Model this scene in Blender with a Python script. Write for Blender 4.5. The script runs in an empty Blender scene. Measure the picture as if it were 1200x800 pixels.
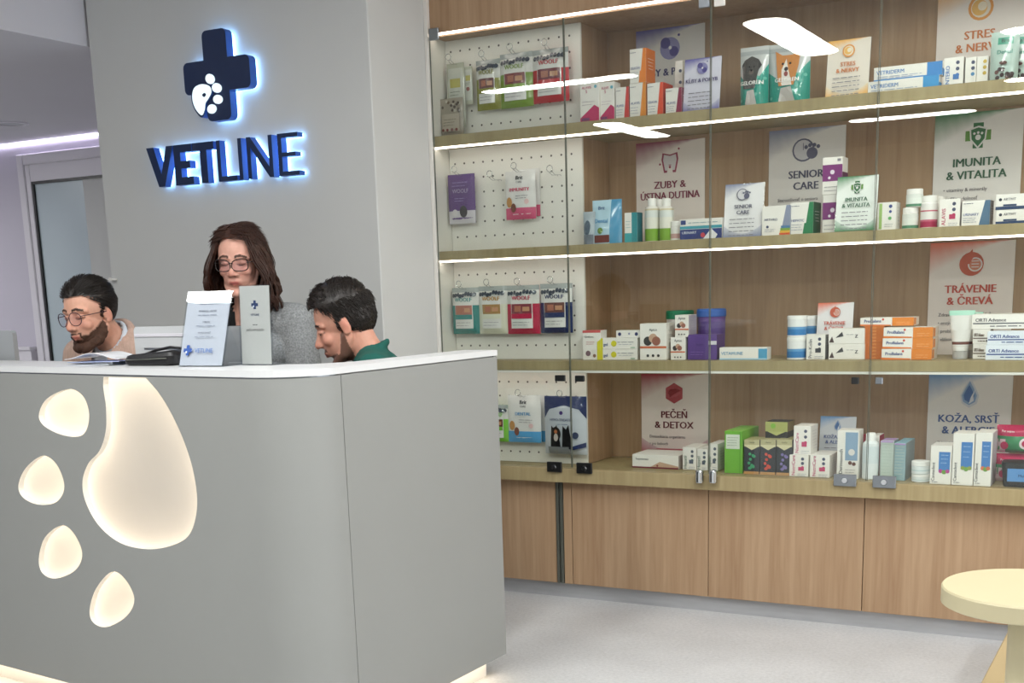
EXPO = 0.0
import bpy, bmesh, math, random
from mathutils import Vector, Matrix, noise, geometry
random.seed(7)
SC = bpy.context.scene
COL = SC.collection
PI = math.pi
# ---------------------------------------------------------------- camera calibration (1200 x 800 frame)
F_PX, CX, CY, CAM_H = 1440.0, 600.0, 653.2, 1.28
CAMR = Matrix(((0.879, 0.477, -0.030), (0.075, -0.200, -0.977), (-0.472, 0.856, -0.212)))
_x = Vector(CAMR[0]).normalized(); _z = Vector(CAMR[2]); _z = (_z - _x*_z.dot(_x)).normalized(); _y = _z.cross(_x)
CAMR = Matrix((_x, _y, _z))
def ray(px, py): return CAMR.transposed() @ Vector(((px-CX)/F_PX, (py-CY)/F_PX, 1))
def atY(px, py, Y):
    d = ray(px, py); p = d*(Y/d.y); p.z += CAM_H; return p
def atZ(px, py, Z):
    d = ray(px, py); p = d*((Z-CAM_H)/d.z); p.z += CAM_H; return p

# ---------------------------------------------------------------- materials
def lin(c):
    if isinstance(c, str):
        c = c.lstrip('#'); c = tuple(int(c[i:i+2], 16)/255 for i in (0, 2, 4))
    return tuple((x/12.92 if x <= .04045 else ((x+.055)/1.055)**2.4) for x in c[:3]) + (1,)
MATS = {}
def newmat(name):
    m = bpy.data.materials.new(name); m.use_nodes = True; nt = m.node_tree; nt.nodes.clear()
    out = nt.nodes.new('ShaderNodeOutputMaterial'); MATS[name] = m
    return m, nt, out
def N(nt, t, **k):
    n = nt.nodes.new(t)
    for a, b in k.items():
        if a in n.inputs: n.inputs[a].default_value = b
        else: setattr(n, a, b)
    return n
def L(nt, a, b): nt.links.new(a, b)
def ramp(nt, fac, stops):
    r = nt.nodes.new('ShaderNodeValToRGB'); e = r.color_ramp.elements
    e[0].position, e[0].color = stops[0][0], lin(stops[0][1]); e[1].position, e[1].color = stops[-1][0], lin(stops[-1][1])
    for p, c in stops[1:-1]: x = e.new(p); x.color = lin(c)
    L(nt, fac, r.inputs[0]); return r
def pbr(name, color, rough=.5, metal=0, scale=None, var=.06, bump=0, bscale=200, stretch=(1, 1, 1), spec=.5, sss=0, coat=0, attr=None, detail=4):
    """Principled material whose colour varies with object-space noise; attr = read a colour attribute instead."""
    m, nt, out = newmat(name); b = N(nt, 'ShaderNodeBsdfPrincipled'); L(nt, b.outputs[0], out.inputs[0])
    b.inputs['Roughness'].default_value = rough; b.inputs['Metallic'].default_value = metal
    b.inputs['Specular IOR Level'].default_value = spec; b.inputs['Coat Weight'].default_value = coat
    if sss: b.inputs['Subsurface Weight'].default_value = sss; b.inputs['Subsurface Radius'].default_value = (.012, .005, .003); b.inputs['Subsurface Scale'].default_value = 1
    tc = N(nt, 'ShaderNodeTexCoord'); mp = N(nt, 'ShaderNodeMapping'); mp.inputs['Scale'].default_value = stretch
    L(nt, tc.outputs['Object'], mp.inputs[0])
    ns = N(nt, 'ShaderNodeTexNoise', Scale=scale or 12, Detail=detail); L(nt, mp.outputs[0], ns.inputs['Vector'])
    mr = N(nt, 'ShaderNodeMapRange'); mr.inputs['To Min'].default_value = 1-var; mr.inputs['To Max'].default_value = 1+var
    mr.inputs['From Min'].default_value = .25; mr.inputs['From Max'].default_value = .75; L(nt, ns.outputs['Fac'], mr.inputs['Value'])
    mx = N(nt, 'ShaderNodeVectorMath', operation='SCALE')
    if attr:
        at = N(nt, 'ShaderNodeAttribute', attribute_name=attr); L(nt, at.outputs['Color'], mx.inputs[0])
    else: mx.inputs[0].default_value = lin(color)[:3]
    L(nt, mr.outputs[0], mx.inputs['Scale']); L(nt, mx.outputs[0], b.inputs['Base Color'])
    if bump:
        n2 = N(nt, 'ShaderNodeTexNoise', Scale=bscale, Detail=3); L(nt, mp.outputs[0], n2.inputs['Vector'])
        bp = N(nt, 'ShaderNodeBump', Strength=bump, Distance=.002); L(nt, n2.outputs['Fac'], bp.inputs['Height']); L(nt, bp.outputs[0], b.inputs['Normal'])
    return m
def emis(name, color, strength):
    m, nt, out = newmat(name); e = N(nt, 'ShaderNodeEmission', Strength=strength); e.inputs['Color'].default_value = lin(color)
    L(nt, e.outputs[0], out.inputs[0]); return m
def wood(name, dark, mid, light, rough=.5):
    m, nt, out = newmat(name); b = N(nt, 'ShaderNodeBsdfPrincipled', Roughness=rough); L(nt, b.outputs[0], out.inputs[0])
    b.inputs['Specular IOR Level'].default_value = .3
    tc = N(nt, 'ShaderNodeTexCoord'); mp = N(nt, 'ShaderNodeMapping'); mp.inputs['Scale'].default_value = (1, 1, .045)
    L(nt, tc.outputs['Object'], mp.inputs[0])
    n1 = N(nt, 'ShaderNodeTexNoise', Scale=55, Detail=6, Roughness=.6, Distortion=.35); L(nt, mp.outputs[0], n1.inputs['Vector'])
    n2 = N(nt, 'ShaderNodeTexNoise', Scale=9, Detail=3, Distortion=.8); L(nt, mp.outputs[0], n2.inputs['Vector'])
    mx = N(nt, 'ShaderNodeMix', data_type='FLOAT'); mx.inputs[0].default_value = .45
    L(nt, n1.outputs['Fac'], mx.inputs[2]); L(nt, n2.outputs['Fac'], mx.inputs[3])
    r = ramp(nt, mx.outputs[0], [(.32, dark), (.5, mid), (.68, light)]); L(nt, r.outputs[0], b.inputs['Base Color'])
    bp = N(nt, 'ShaderNodeBump', Strength=.08, Distance=.001); L(nt, n1.outputs['Fac'], bp.inputs['Height']); L(nt, bp.outputs[0], b.inputs['Normal'])
    return m
wood('oak', '#98785c', '#a88a6c', '#b5987a')
wood('oak_edge', '#91815f', '#9e8e69', '#a99a75')
pbr('wall_paint', '#c9cac7', .85, scale=3, var=.02, bump=.05, bscale=150)
pbr('white_paint', '#d8d6d2', .8, scale=3, var=.02, bump=.05, bscale=150)
pbr('lilac_paint', '#c4c0cc', .8, scale=3, var=.02, bump=.05, bscale=150)
pbr('ceiling_paint', '#d0ced2', .9, scale=3, var=.015)
pbr('white_frame', '#d9d6dc', .4, scale=4, var=.015)
pbr('desk_laminate', '#8f908d', .55, scale=5, var=.012, spec=.3)
pbr('glow_back', '#8d8b89', .6, scale=5, var=.01)
pbr('desk_cap', '#d6d7d7', .35, scale=5, var=.01)
pbr('glow_panel', '#f0ece4', .6, scale=5, var=.01)
pbr('white_metal', '#e4e1da', .4, scale=6, var=.012)
pbr('black_plastic', '#161718', .35, scale=30, var=.1)
pbr('black_leather', '#121214', .38, scale=60, var=.15, bump=.4, bscale=300)
pbr('dark_metal', '#5e6058', .35, metal=.3, scale=30, var=.08)
pbr('chrome', '#c9ccce', .18, metal=1, scale=30, var=.04)
pbr('steel', '#8f9499', .32, metal=.9, scale=30, var=.06)
pbr('toe_metal', '#b4b5b8', .4, metal=.2, scale=40, var=.12, stretch=(.1, 1, 1))
pbr('silver_shell', '#b4b8ba', .35, metal=.3, scale=10, var=.02)
pbr('screen_shell', '#c9cbcc', .45, scale=10, var=.02)
pbr('cream_lacquer', '#bfb593', .45, scale=6, var=.02)
pbr('plywood', '#a8946e', .55, scale=10, var=.07, stretch=(1, .1, 1))
pbr('print', '#ffffff', .5, attr='Col', scale=30, var=.015)
pbr('film', '#ffffff', .22, attr='Col', scale=14, var=.05, bump=.6, bscale=28, coat=.3)
pbr('skin', '#ffffff', .48, attr='Col', scale=60, var=.06, bump=.15, bscale=350, sss=.12, spec=.35)
pbr('hair_dark', '#1f1813', .42, scale=120, var=.35, bump=.3, bscale=500)
pbr('hair_brown', '#3d2318', .4, scale=90, var=.4, bump=.3, bscale=500)
pbr('beard_brown', '#4a2e1e', .7, scale=200, var=.35, bump=.9, bscale=700)
pbr('beard_dark', '#3d2c24', .7, scale=200, var=.35, bump=.9, bscale=700)
pbr('knit_grey', '#96999a', .9, scale=170, var=.4, bump=1, bscale=420)
pbr('knit_beige', '#c9ab9b', .9, scale=150, var=.12, bump=.8, bscale=400, stretch=(1, 1, .2))
pbr('cotton_green', '#0f5a50', .8, scale=60, var=.1, bump=.4, bscale=500)
pbr('cotton_white', '#cfd6df', .8, scale=60, var=.05)
pbr('cotton_black', '#141417', .85, scale=60, var=.1)
pbr('trousers_dark', '#2a2d33', .85, scale=60, var=.1)
pbr('eye', '#ffffff', .12, attr='Col', scale=30, var=.01)
pbr('glasses_black', '#1c1714', .25, scale=30, var=.1)
pbr('glasses_plum', '#3b2530', .25, scale=30, var=.1)
pbr('glass_edge', '#6a7066', .25, scale=30, var=.1)
pbr('blue_paint', '#16294d', .35, scale=30, var=.05)
pbr('blue_side_lit', '#2c5bb0', .35, scale=30, var=.05)  # brighter blue of the sign's sides: their lit look put into the colour
emis('lamp', '#fcfdfa', 40)
emis('led_warm', '#fff0da', 13)
emis('led_shelf', '#fff0e6', 7)
emis('led_cove', '#ece4ff', 14)
emis('led_blue', '#8fc4ff', 9)
emis('logo_white', '#e6f8ff', 1.25)
emis('led_floor', '#ffe9c8', 8)
# see-through glass: fresnel-weighted gloss over clear transmission
def clear(name, tint, ior=1.5, gloss=1.0, rough=0.0):
    m, nt, out = newmat(name); lw = N(nt, 'ShaderNodeLayerWeight', Blend=.5); pw = N(nt, 'ShaderNodeMath', operation='POWER'); pw.inputs[1].default_value = 5; L(nt, lw.outputs['Facing'], pw.inputs[0])
    r0 = ((ior-1)/(ior+1))**2; f = N(nt, 'ShaderNodeMath', operation='MULTIPLY_ADD'); f.inputs[1].default_value = 1-r0; f.inputs[2].default_value = r0; L(nt, pw.outputs[0], f.inputs[0]); t = N(nt, 'ShaderNodeBsdfTransparent'); t.inputs[0].default_value = lin(tint)
    g = N(nt, 'ShaderNodeBsdfGlossy', Roughness=rough); mx = N(nt, 'ShaderNodeMixShader'); L(nt, f.outputs[0], mx.inputs[0])
    L(nt, t.outputs[0], mx.inputs[1]); L(nt, g.outputs[0], mx.inputs[2]); L(nt, mx.outputs[0], out.inputs[0]); return m
clear('cabinet_glass', '#fafcfa'); clear('lens_glass', '#f2eff5', ior=1.2); clear('acrylic', '#f4f6f8')
def mk_diffuser():
    m, nt, out = newmat('opal_acrylic'); d = N(nt, 'ShaderNodeBsdfDiffuse'); t = N(nt, 'ShaderNodeBsdfTranslucent'); d.inputs[0].default_value = lin('#b9b6b1'); t.inputs[0].default_value = lin('#f6f1ea')
    tc = N(nt, 'ShaderNodeTexCoord'); n = N(nt, 'ShaderNodeTexNoise', Scale=8); L(nt, tc.outputs['Object'], n.inputs['Vector']); r = ramp(nt, n.outputs['Fac'], [(.3, '#b7b4af'), (.7, '#bbb8b3')]); L(nt, r.outputs[0], d.inputs[0])
    a = N(nt, 'ShaderNodeMixShader'); a.inputs[0].default_value = .35; L(nt, d.outputs[0], a.inputs[1]); L(nt, t.outputs[0], a.inputs[2]); L(nt, a.outputs[0], out.inputs[0])
mk_diffuser()
def mk_door_glass():
    m, nt, out = newmat('door_glass'); b = N(nt, 'ShaderNodeBsdfPrincipled', Roughness=.25); b.inputs['Base Color'].default_value = lin('#93a3aa'); L(nt, b.outputs[0], out.inputs[0])
    tc = N(nt, 'ShaderNodeTexCoord'); n = N(nt, 'ShaderNodeTexNoise', Scale=1.2); L(nt, tc.outputs['Object'], n.inputs['Vector'])
    r = ramp(nt, n.outputs['Fac'], [(.3, '#b2c0c6'), (.7, '#bccacf')]); L(nt, r.outputs[0], b.inputs['Base Color'])
mk_door_glass()
def mk_floor():
    m, nt, out = newmat('floor_vinyl'); b = N(nt, 'ShaderNodeBsdfPrincipled', Roughness=.38); L(nt, b.outputs[0], out.inputs[0])
    b.inputs['Specular IOR Level'].default_value = .35
    tc = N(nt, 'ShaderNodeTexCoord'); n1 = N(nt, 'ShaderNodeTexNoise', Scale=75, Detail=5, Roughness=.7); n2 = N(nt, 'ShaderNodeTexNoise', Scale=4, Detail=3)
    v = N(nt, 'ShaderNodeTexVoronoi', Scale=110)
    for n in (n1, n2, v): L(nt, tc.outputs['Object'], n.inputs['Vector'])
    r = ramp(nt, n1.outputs['Fac'], [(.3, '#bebfc0'), (.5, '#cbcccd'), (.7, '#d6d7d8')])
    r2 = ramp(nt, v.outputs['Distance'], [(.05, '#8d8f93'), (.16, '#ffffff')]); mx = N(nt, 'ShaderNodeMix', data_type='RGBA', blend_type='MULTIPLY'); mx.inputs[0].default_value = .25
    L(nt, r.outputs[0], mx.inputs[6]); L(nt, r2.outputs[0], mx.inputs[7])
    r3 = ramp(nt, n2.outputs['Fac'], [(.3, '#f2f2f2'), (.7, '#ffffff')]); m2 = N(nt, 'ShaderNodeMix', data_type='RGBA', blend_type='MULTIPLY'); m2.inputs[0].default_value = 1
    L(nt, mx.outputs[2], m2.inputs[6]); L(nt, r3.outputs[0], m2.inputs[7]); L(nt, m2.outputs[2], b.inputs['Base Color'])
mk_floor()
def mk_peg():
    """white perforated sheet: 13 by 6 small round holes, placed by object coordinates"""
    m, nt, out = newmat('peg_sheet'); b = N(nt, 'ShaderNodeBsdfPrincipled', Roughness=.45); L(nt, b.outputs[0], out.inputs[0])
    tc = N(nt, 'ShaderNodeTexCoord'); sp = N(nt, 'ShaderNodeSeparateXYZ'); L(nt, tc.outputs['Object'], sp.inputs[0])
    def M(op, a, b_=None, c=None):
        n = N(nt, 'ShaderNodeMath', operation=op)
        for i, x in enumerate((a, b_, c)):
            if x is None: continue
            if isinstance(x, (int, float)): n.inputs[i].default_value = x
            else: L(nt, x, n.inputs[i])
        return n.outputs[0]
    def cell(o, d, k):
        u = M('DIVIDE', o, d); inside = M('MULTIPLY', M('GREATER_THAN', u, 0), M('LESS_THAN', u, k)); return M('MULTIPLY', M('SUBTRACT', M('FRACT', u), .5), d), inside
    x, ix = cell(sp.outputs[0], .045, 13); z, iz = cell(sp.outputs[2], .0592, 6)
    r = M('SQRT', M('ADD', M('MULTIPLY', x, x), M('MULTIPLY', z, z))); h = M('MULTIPLY', M('LESS_THAN', r, .0042), M('MULTIPLY', ix, iz))
    mx = N(nt, 'ShaderNodeMix', data_type='RGBA'); mx.inputs[6].default_value = lin('#e9e6df'); mx.inputs[7].default_value = lin('#4c4842'); L(nt, h, mx.inputs[0]); L(nt, mx.outputs[2], b.inputs['Base Color'])
mk_peg()

# ---------------------------------------------------------------- mesh building
_TXT = {}
def text2d(s, bold=0.0):
    """triangles of a line of text, cap height about .7 at size 1, origin left/baseline"""
    bold = 0; k = (s, bold)
    if k in _TXT: return _TXT[k]
    cu = bpy.data.curves.new('t', 'FONT'); cu.body = s; cu.size = 1; cu.resolution_u = 2; cu.offset = bold
    o = bpy.data.objects.new('t', cu); me = bpy.data.meshes.new_from_object(o)
    vs = [(v.co.x, v.co.y) for v in me.vertices]; fs = [tuple(p.vertices) for p in me.polygons]
    bpy.data.objects.remove(o); bpy.data.meshes.remove(me); bpy.data.curves.remove(cu)
    w = max([v[0] for v in vs], default=0); x0 = min([v[0] for v in vs], default=0)
    _TXT[k] = (vs, fs, x0, w); return _TXT[k]
class MB:
    def __init__(s): s.v = []; s.f = []; s.c = []; s.m = []; s.sm = []
    def add(s, vs, fs, col=(1, 1, 1, 1), mat=0, smooth=False, vcol=None):
        if isinstance(col, str): col = lin(col)
        b = len(s.v); s.v += [tuple(v) for v in vs]
        for f in fs:
            s.f.append(tuple(b+i for i in f)); s.m.append(mat); s.sm.append(smooth)
            s.c.append([vcol[i] for i in f] if vcol else [col]*len(f))
    def box(s, x0, x1, y0, y1, z0, z1, col='#ffffff', mat=0, ch=0.0, cols=None):
        """box with chamfered edges; cols may give single faces their own colour"""
        if x0 > x1: x0, x1 = x1, x0
        if y0 > y1: y0, y1 = y1, y0
        if z0 > z1: z0, z1 = z1, z0
        ch = min(ch, (x1-x0)*.4, (y1-y0)*.4, (z1-z0)*.4)
        cols = cols or {}
        if ch <= 0:
            v = [(x, y, z) for x in (x0, x1) for y in (y0, y1) for z in (z0, z1)]
            F = {'left': (0, 1, 3, 2), 'right': (4, 6, 7, 5), 'front': (0, 4, 5, 1), 'back': (2, 3, 7, 6), 'bottom': (0, 2, 6, 4), 'top': (1, 5, 7, 3)}
            for k, f in F.items(): s.add([v[i] for i in f], [(0, 1, 2, 3)], cols.get(k, col), mat)
            return
        vs = []; idx = {}
        X, Y, Z = (x0, x1), (y0, y1), (z0, z1)
        for i in (0, 1):
            for j in (0, 1):
                for k in (0, 1):
                    sx, sy, sz = (1, -1)[i], (1, -1)[j], (1, -1)[k]
                    idx[i, j, k, 'x'] = len(vs); vs.append((X[i], Y[j]+sy*ch, Z[k]+sz*ch))
                    idx[i, j, k, 'y'] = len(vs); vs.append((X[i]+sx*ch, Y[j], Z[k]+sz*ch))
                    idx[i, j, k, 'z'] = len(vs); vs.append((X[i]+sx*ch, Y[j]+sy*ch, Z[k]))
        g = lambda i, j, k, a: idx[i, j, k, a]
        base = len(s.v); fs = []; cs = []
        def q(key, f): fs.append(f); cs.append(cols.get(key, col))
        q('left', (g(0,0,0,'x'), g(0,0,1,'x'), g(0,1,1,'x'), g(0,1,0,'x'))); q('right', (g(1,0,0,'x'), g(1,1,0,'x'), g(1,1,1,'x'), g(1,0,1,'x')))
        q('front', (g(0,0,0,'y'), g(1,0,0,'y'), g(1,0,1,'y'), g(0,0,1,'y'))); q('back', (g(0,1,0,'y'), g(0,1,1,'y'), g(1,1,1,'y'), g(1,1,0,'y')))
        q('bottom', (g(0,0,0,'z'), g(0,1,0,'z'), g(1,1,0,'z'), g(1,0,0,'z'))); q('top', (g(0,0,1,'z'), g(1,0,1,'z'), g(1,1,1,'z'), g(0,1,1,'z')))
        for k in (0, 1):
            for i in (0, 1): q('', (g(i,0,k,'x'), g(i,1,k,'x'), g(i,1,k,'z'), g(i,0,k,'z')))
            for j in (0, 1): q('', (g(0,j,k,'y'), g(1,j,k,'y'), g(1,j,k,'z'), g(0,j,k,'z')))
        for i in (0, 1):
            for j in (0, 1): q('', (g(i,j,0,'x'), g(i,j,1,'x'), g(i,j,1,'y'), g(i,j,0,'y')))
        for i in (0, 1):
            for j in (0, 1):
                for k in (0, 1): q('', (g(i,j,k,'x'), g(i,j,k,'y'), g(i,j,k,'z')))
        s.v += vs
        for f, c in zip(fs, cs):
            if isinstance(c, str): c = lin(c)
            s.f.append(tuple(base+i for i in f)); s.c.append([c]*len(f)); s.m.append(mat); s.sm.append(False)
    def lathe(s, prof, c=(0, 0), seg=20, col='#ffffff', mat=0, cols=None, smooth=True, sx=1, sy=1):
        """prof: list of (r, z[, colour]); ring by ring, closed at both ends when r = 0"""
        vs = []
        for p in prof:
            for k in range(seg):
                a = 2*PI*k/seg; vs.append((c[0]+p[0]*math.cos(a)*sx, c[1]+p[0]*math.sin(a)*sy, p[1]))
        for i in range(len(prof)-1):
            cc = prof[i][2] if len(prof[i]) > 2 else col
            fs = [(i*seg+k, i*seg+(k+1) % seg, (i+1)*seg+(k+1) % seg, (i+1)*seg+k) for k in range(seg)]
            used = [vs[j] for j in range(i*seg, (i+2)*seg)]
            s.add(used, [tuple(j-i*seg for j in f) for f in fs], cc, mat, smooth)
        for e in (0, len(prof)-1):
            if prof[e][0] > 1e-6:
                cc = prof[e][2] if len(prof[e]) > 2 else col
                s.add(vs[e*seg:(e+1)*seg], [tuple(range(seg)) if e else tuple(reversed(range(seg)))], cc, mat)
    def tube(s, pts, r, seg=8, col='#ffffff', mat=0, closed=False, cap=True, smooth=True):
        pts = [Vector(p) for p in pts]; n = len(pts); rr = r if isinstance(r, (list, tuple)) else [r]*n
        prev = None; rings = []
        for i, p in enumerate(pts):
            a = pts[(i-1) % n] if (i or closed) else p; b = pts[(i+1) % n] if (i < n-1 or closed) else p
            t = (b-a).normalized() if (b-a).length > 1e-9 else Vector((0, 0, 1))
            if prev is None: u = t.orthogonal().normalized()
            else:
                u = prev - t*prev.dot(t); u = u.normalized() if u.length > 1e-6 else t.orthogonal().normalized()
            prev = u; w = t.cross(u)
            rings.append([p+(u*math.cos(2*PI*k/seg)+w*math.sin(2*PI*k/seg))*rr[i] for k in range(seg)])
        vs = [v for g in rings for v in g]; fs = []
        for i in range(n if closed else n-1):
            j = (i+1) % n
            for k in range(seg): fs.append((i*seg+k, i*seg+(k+1) % seg, j*seg+(k+1) % seg, j*seg+k))
        if cap and not closed: fs += [tuple(reversed(range(seg))), tuple((n-1)*seg+k for k in range(seg))]
        s.add(vs, fs, col, mat, smooth)
    def ell(s, c, r, col='#ffffff', mat=0, rot=None, nu=16, nv=10):
        c = Vector(c); vs = []; fs = []
        for j in range(nv+1):
            t = PI*j/nv
            for i in range(nu):
                a = 2*PI*i/nu; p = Vector((r[0]*math.sin(t)*math.cos(a), r[1]*math.sin(t)*math.sin(a), r[2]*math.cos(t)))
                if rot: p = rot @ p
                vs.append(c+p)
        for j in range(nv):
            for i in range(nu): fs.append((j*nu+i, (j+1)*nu+i, (j+1)*nu+(i+1) % nu, j*nu+(i+1) % nu))
        s.add(vs, fs, col, mat, True)
    def prism(s, outline, y0, y1, col='#ffffff', side=None, mat=0, holes=(), smat=None):
        """outline in x,z extruded along y"""
        side = side or col; smat = mat if smat is None else smat
        loops = [list(outline)] + [list(h) for h in holes]
        flat = [p for l in loops for p in l]
        tri = geometry.tessellate_polygon([[Vector((p[0], p[1], 0)) for p in l] for l in loops])
        for y in (y0, y1): s.add([(p[0], y, p[1]) for p in flat], tri, col, mat)
        for l in loops:
            n = len(l)
            for i in range(n):
                a, b = l[i], l[(i+1) % n]; s.add([(a[0], y0, a[1]), (b[0], y0, b[1]), (b[0], y1, b[1]), (a[0], y1, a[1])], [(0, 1, 2, 3)], side, smat)
    def build(s, name, mats, parent=None, loc=None, rz=0, recalc=True):
        me = bpy.data.meshes.new(name); me.from_pydata(s.v, [], s.f)
        ca = me.color_attributes.new('Col', 'FLOAT_COLOR', 'CORNER'); flat = [x for f in s.c for c in f for x in c]
        ca.data.foreach_set('color', flat)
        if isinstance(mats, str): mats = [mats]
        for m in mats: me.materials.append(MATS[m])
        me.polygons.foreach_set('material_index', s.m); me.polygons.foreach_set('use_smooth', s.sm)
        me.update()
        o = bpy.data.objects.new(name, me); COL.objects.link(o)
        if parent: o.parent = parent
        if loc is not None: o.location = loc
        if rz: o.rotation_euler = (0, 0, rz)
        return o
class Art:
    """flat printing on a plane: origin, unit vectors for u and v, and size; u, v run 0..1"""
    def __init__(s, mb, O, U, V, w, h, lift=.0004, mat=0):
        s.mb, s.O, s.U, s.V, s.w, s.h = mb, Vector(O), Vector(U), Vector(V), w, h
        s.n = s.U.cross(s.V).normalized(); s.k = 0; s.lift = lift; s.mat = mat
    def pt(s, u, v): return s.O + s.U*(u*s.w) + s.V*(v*s.h) + s.n*(s.lift*(1+s.k*.5))
    def poly(s, pts, col, cols=None):
        s.k += 1; P = [s.pt(*p) for p in pts]
        if len(P) > 4 and not cols:
            tri = geometry.tessellate_polygon([[Vector((p[0]*s.w, p[1]*s.h, 0)) for p in pts]]); s.mb.add(P, tri, col, s.mat)
        else: s.mb.add(P, [tuple(range(len(P)))], col, s.mat, vcol=[lin(c) for c in cols] if cols else None)
    def rect(s, u0, v0, u1, v1, col): s.poly([(u0, v0), (u1, v0), (u1, v1), (u0, v1)], col)
    def grad(s, u0, v0, u1, v1, c0, c1, vert=True):
        s.poly([(u0, v0), (u1, v0), (u1, v1), (u0, v1)], c0, [c0, c0, c1, c1] if vert else [c0, c1, c1, c0])
    def disc(s, u, v, r, col, ry=None, n=18, a0=0, a1=2*PI):
        """r in metres"""
        ry = ry or r; pts = [(u+r*math.cos(a0+(a1-a0)*i/n)/s.w, v+ry*math.sin(a0+(a1-a0)*i/n)/s.h) for i in range(n)]
        s.poly(pts, col)
    def text(s, t, u, v, size, col, align='l', bold=.012, rot=0, maxw=None):
        """size = cap height in metres; u, v = anchor of the baseline"""
        s.k += 1; vs, fs, x0, x1 = text2d(t, bold); sc = size/.72
        wid = (x1-x0)*sc; sx = sc
        if maxw and wid > maxw*s.w: sx = sc*maxw*s.w/wid; wid = maxw*s.w
        off = {'l': 0, 'c': -wid/2, 'r': -wid}[align]; P = []
        for x, y in vs:
            a = (x-x0)*sx+off; b = y*sc
            if rot: a, b = a*math.cos(rot)-b*math.sin(rot), a*math.sin(rot)+b*math.cos(rot)
            P.append(s.O + s.U*(u*s.w+a) + s.V*(v*s.h+b) + s.n*(s.lift*(1+s.k*.5)))
        s.mb.add(P, fs, col, s.mat)
        if bold > .005:
            for dx in (-1, 1): s.k += .3; s.mb.add([p+s.n*(.00008*(dx+2))+s.U*(dx*bold*1.5*size*math.cos(rot))+s.V*(dx*bold*1.5*size*math.sin(rot)) for p in P], fs, col, s.mat)
    def lines(s, u0, u1, v, n, dv, col, th=.0022, seed=1):
        """rows of small print, each a row of word-sized dashes"""
        rr = random.Random(seed)
        for i in range(n):
            u = u0; e = u1 - rr.random()*.3*(u1-u0) if n > 1 else u1
            while u < e:
                w = min((.06+.12*rr.random()), e-u); y = v-i*dv; s.poly([(u, y), (u+w, y), (u+w, y+th/s.h), (u, y+th/s.h)], col); u += w+.025
def tag(o, label=None, cat=None, group=None, kind=None):
    for k, x in (('label', label), ('category', cat), ('group', group), ('kind', kind)):
        if x: o[k] = x
    return o
def empty(name, loc, rz=0):
    o = bpy.data.objects.new(name, None); COL.objects.link(o); o.location = loc; o.rotation_euler = (0, 0, rz); o.empty_display_size = .1; return o
def struct(name, mb, mat): return tag(mb.build(name, mat), kind='structure')
# ---------------------------------------------------------------- the room shell
Y_SIGN, X_END, X_SL, Y_BACK, Z_CEIL, Z_LOW, Y_FAR = 4.09, -2.80, -4.262, 4.87, 2.70, 2.36, 6.10
XR, YR, XLL = 2.6, -5.2, -8.8
m = MB(); m.box(XLL, XR, YR, Y_FAR+.12, -.06, 0); struct('floor', m, 'floor_vinyl')
m = MB(); m.box(XLL, XR, YR, Y_FAR+.12, Z_CEIL, Z_CEIL+.08)
struct('ceiling', m, 'ceiling_paint')
m = MB(); m.box(XLL, X_SL, 2.0, Y_FAR, Z_LOW, Z_CEIL-.001); struct('ceiling_lowered', m, 'ceiling_paint')
m = MB(); m.box(X_SL+.012, X_END, Y_SIGN, 5.0, 0, Z_CEIL, ch=.004); struct('wall_sign', m, 'wall_paint')
m = MB(); m.box(X_END, XR, Y_BACK+.03, 5.0, 0, Z_CEIL); struct('wall_back', m, 'wall_paint')
WY0, WY1, WZ0, WZ1 = 1.9, 4.7, .30, 2.45
m = MB(); m.box(XR, XR+.12, YR, WY0, 0, Z_CEIL); m.box(XR, XR+.12, WY1, 5.0, 0, Z_CEIL); m.box(XR, XR+.12, WY0, WY1, 0, WZ0); m.box(XR, XR+.12, WY0, WY1, WZ1, Z_CEIL); struct('wall_right', m, 'wall_paint')
we = empty('fill_window_1', (XR, 0, 0)); tag(we, kind='structure')  # unseen opening added to let side light onto the desk's right face
m = MB()
for k in range(4): y = WY0+(WY1-WY0-.05)*k/3; m.box(.02, .08, y, y+.05, WZ0, WZ1, ch=.003)
for z in (WZ0, WZ1-.05): m.box(.021, .079, WY0, WY1, z, z+.05, ch=.003)
m.build('fill_window_frame', 'dark_metal', we)
m = MB(); m.box(XLL-.12, XR+.12, YR-.12, YR, 0, Z_CEIL); struct('wall_front', m, 'wall_paint')
m = MB(); m.box(XLL-.12, XLL, YR, Y_FAR+.12, 0, Z_CEIL); struct('wall_left', m, 'lilac_paint')
m = MB(); m.box(X_END-.2, X_END-.15, 5.0, Y_FAR, 0, Z_CEIL); struct('wall_recess_side', m, 'wall_paint')
# recess rear wall with a door opening
dx0, dx1, dz1 = -7.03, -5.75, 2.21
m = MB(); m.box(XLL, dx0, Y_FAR, Y_FAR+.12, 0, Z_LOW); m.box(dx1, X_END-.15, Y_FAR, Y_FAR+.12, 0, Z_LOW); m.box(dx0, dx1, Y_FAR, Y_FAR+.12, dz1, Z_LOW)
struct('wall_recess', m, 'lilac_paint')
m = MB(); m.box(XLL, X_END-.2, Y_FAR-.012, Y_FAR-.002, Z_LOW-.014, Z_LOW-.002); struct('trim_1', m, 'led_cove')
m = MB(); m.box(XLL, dx0-.10, Y_FAR-.05, Y_FAR-.002, .03, .975); m.box(XLL, dx0-.09, Y_FAR-.065, Y_FAR-.002, .975, 1.0, ch=.004); struct('trim_2', m, 'white_frame')
m = MB(); m.box(X_SL+.02, X_END, Y_SIGN-.012, Y_SIGN-.001, 0, .06, ch=.003); struct('baseboard_sign', m, 'white_frame')
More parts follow.
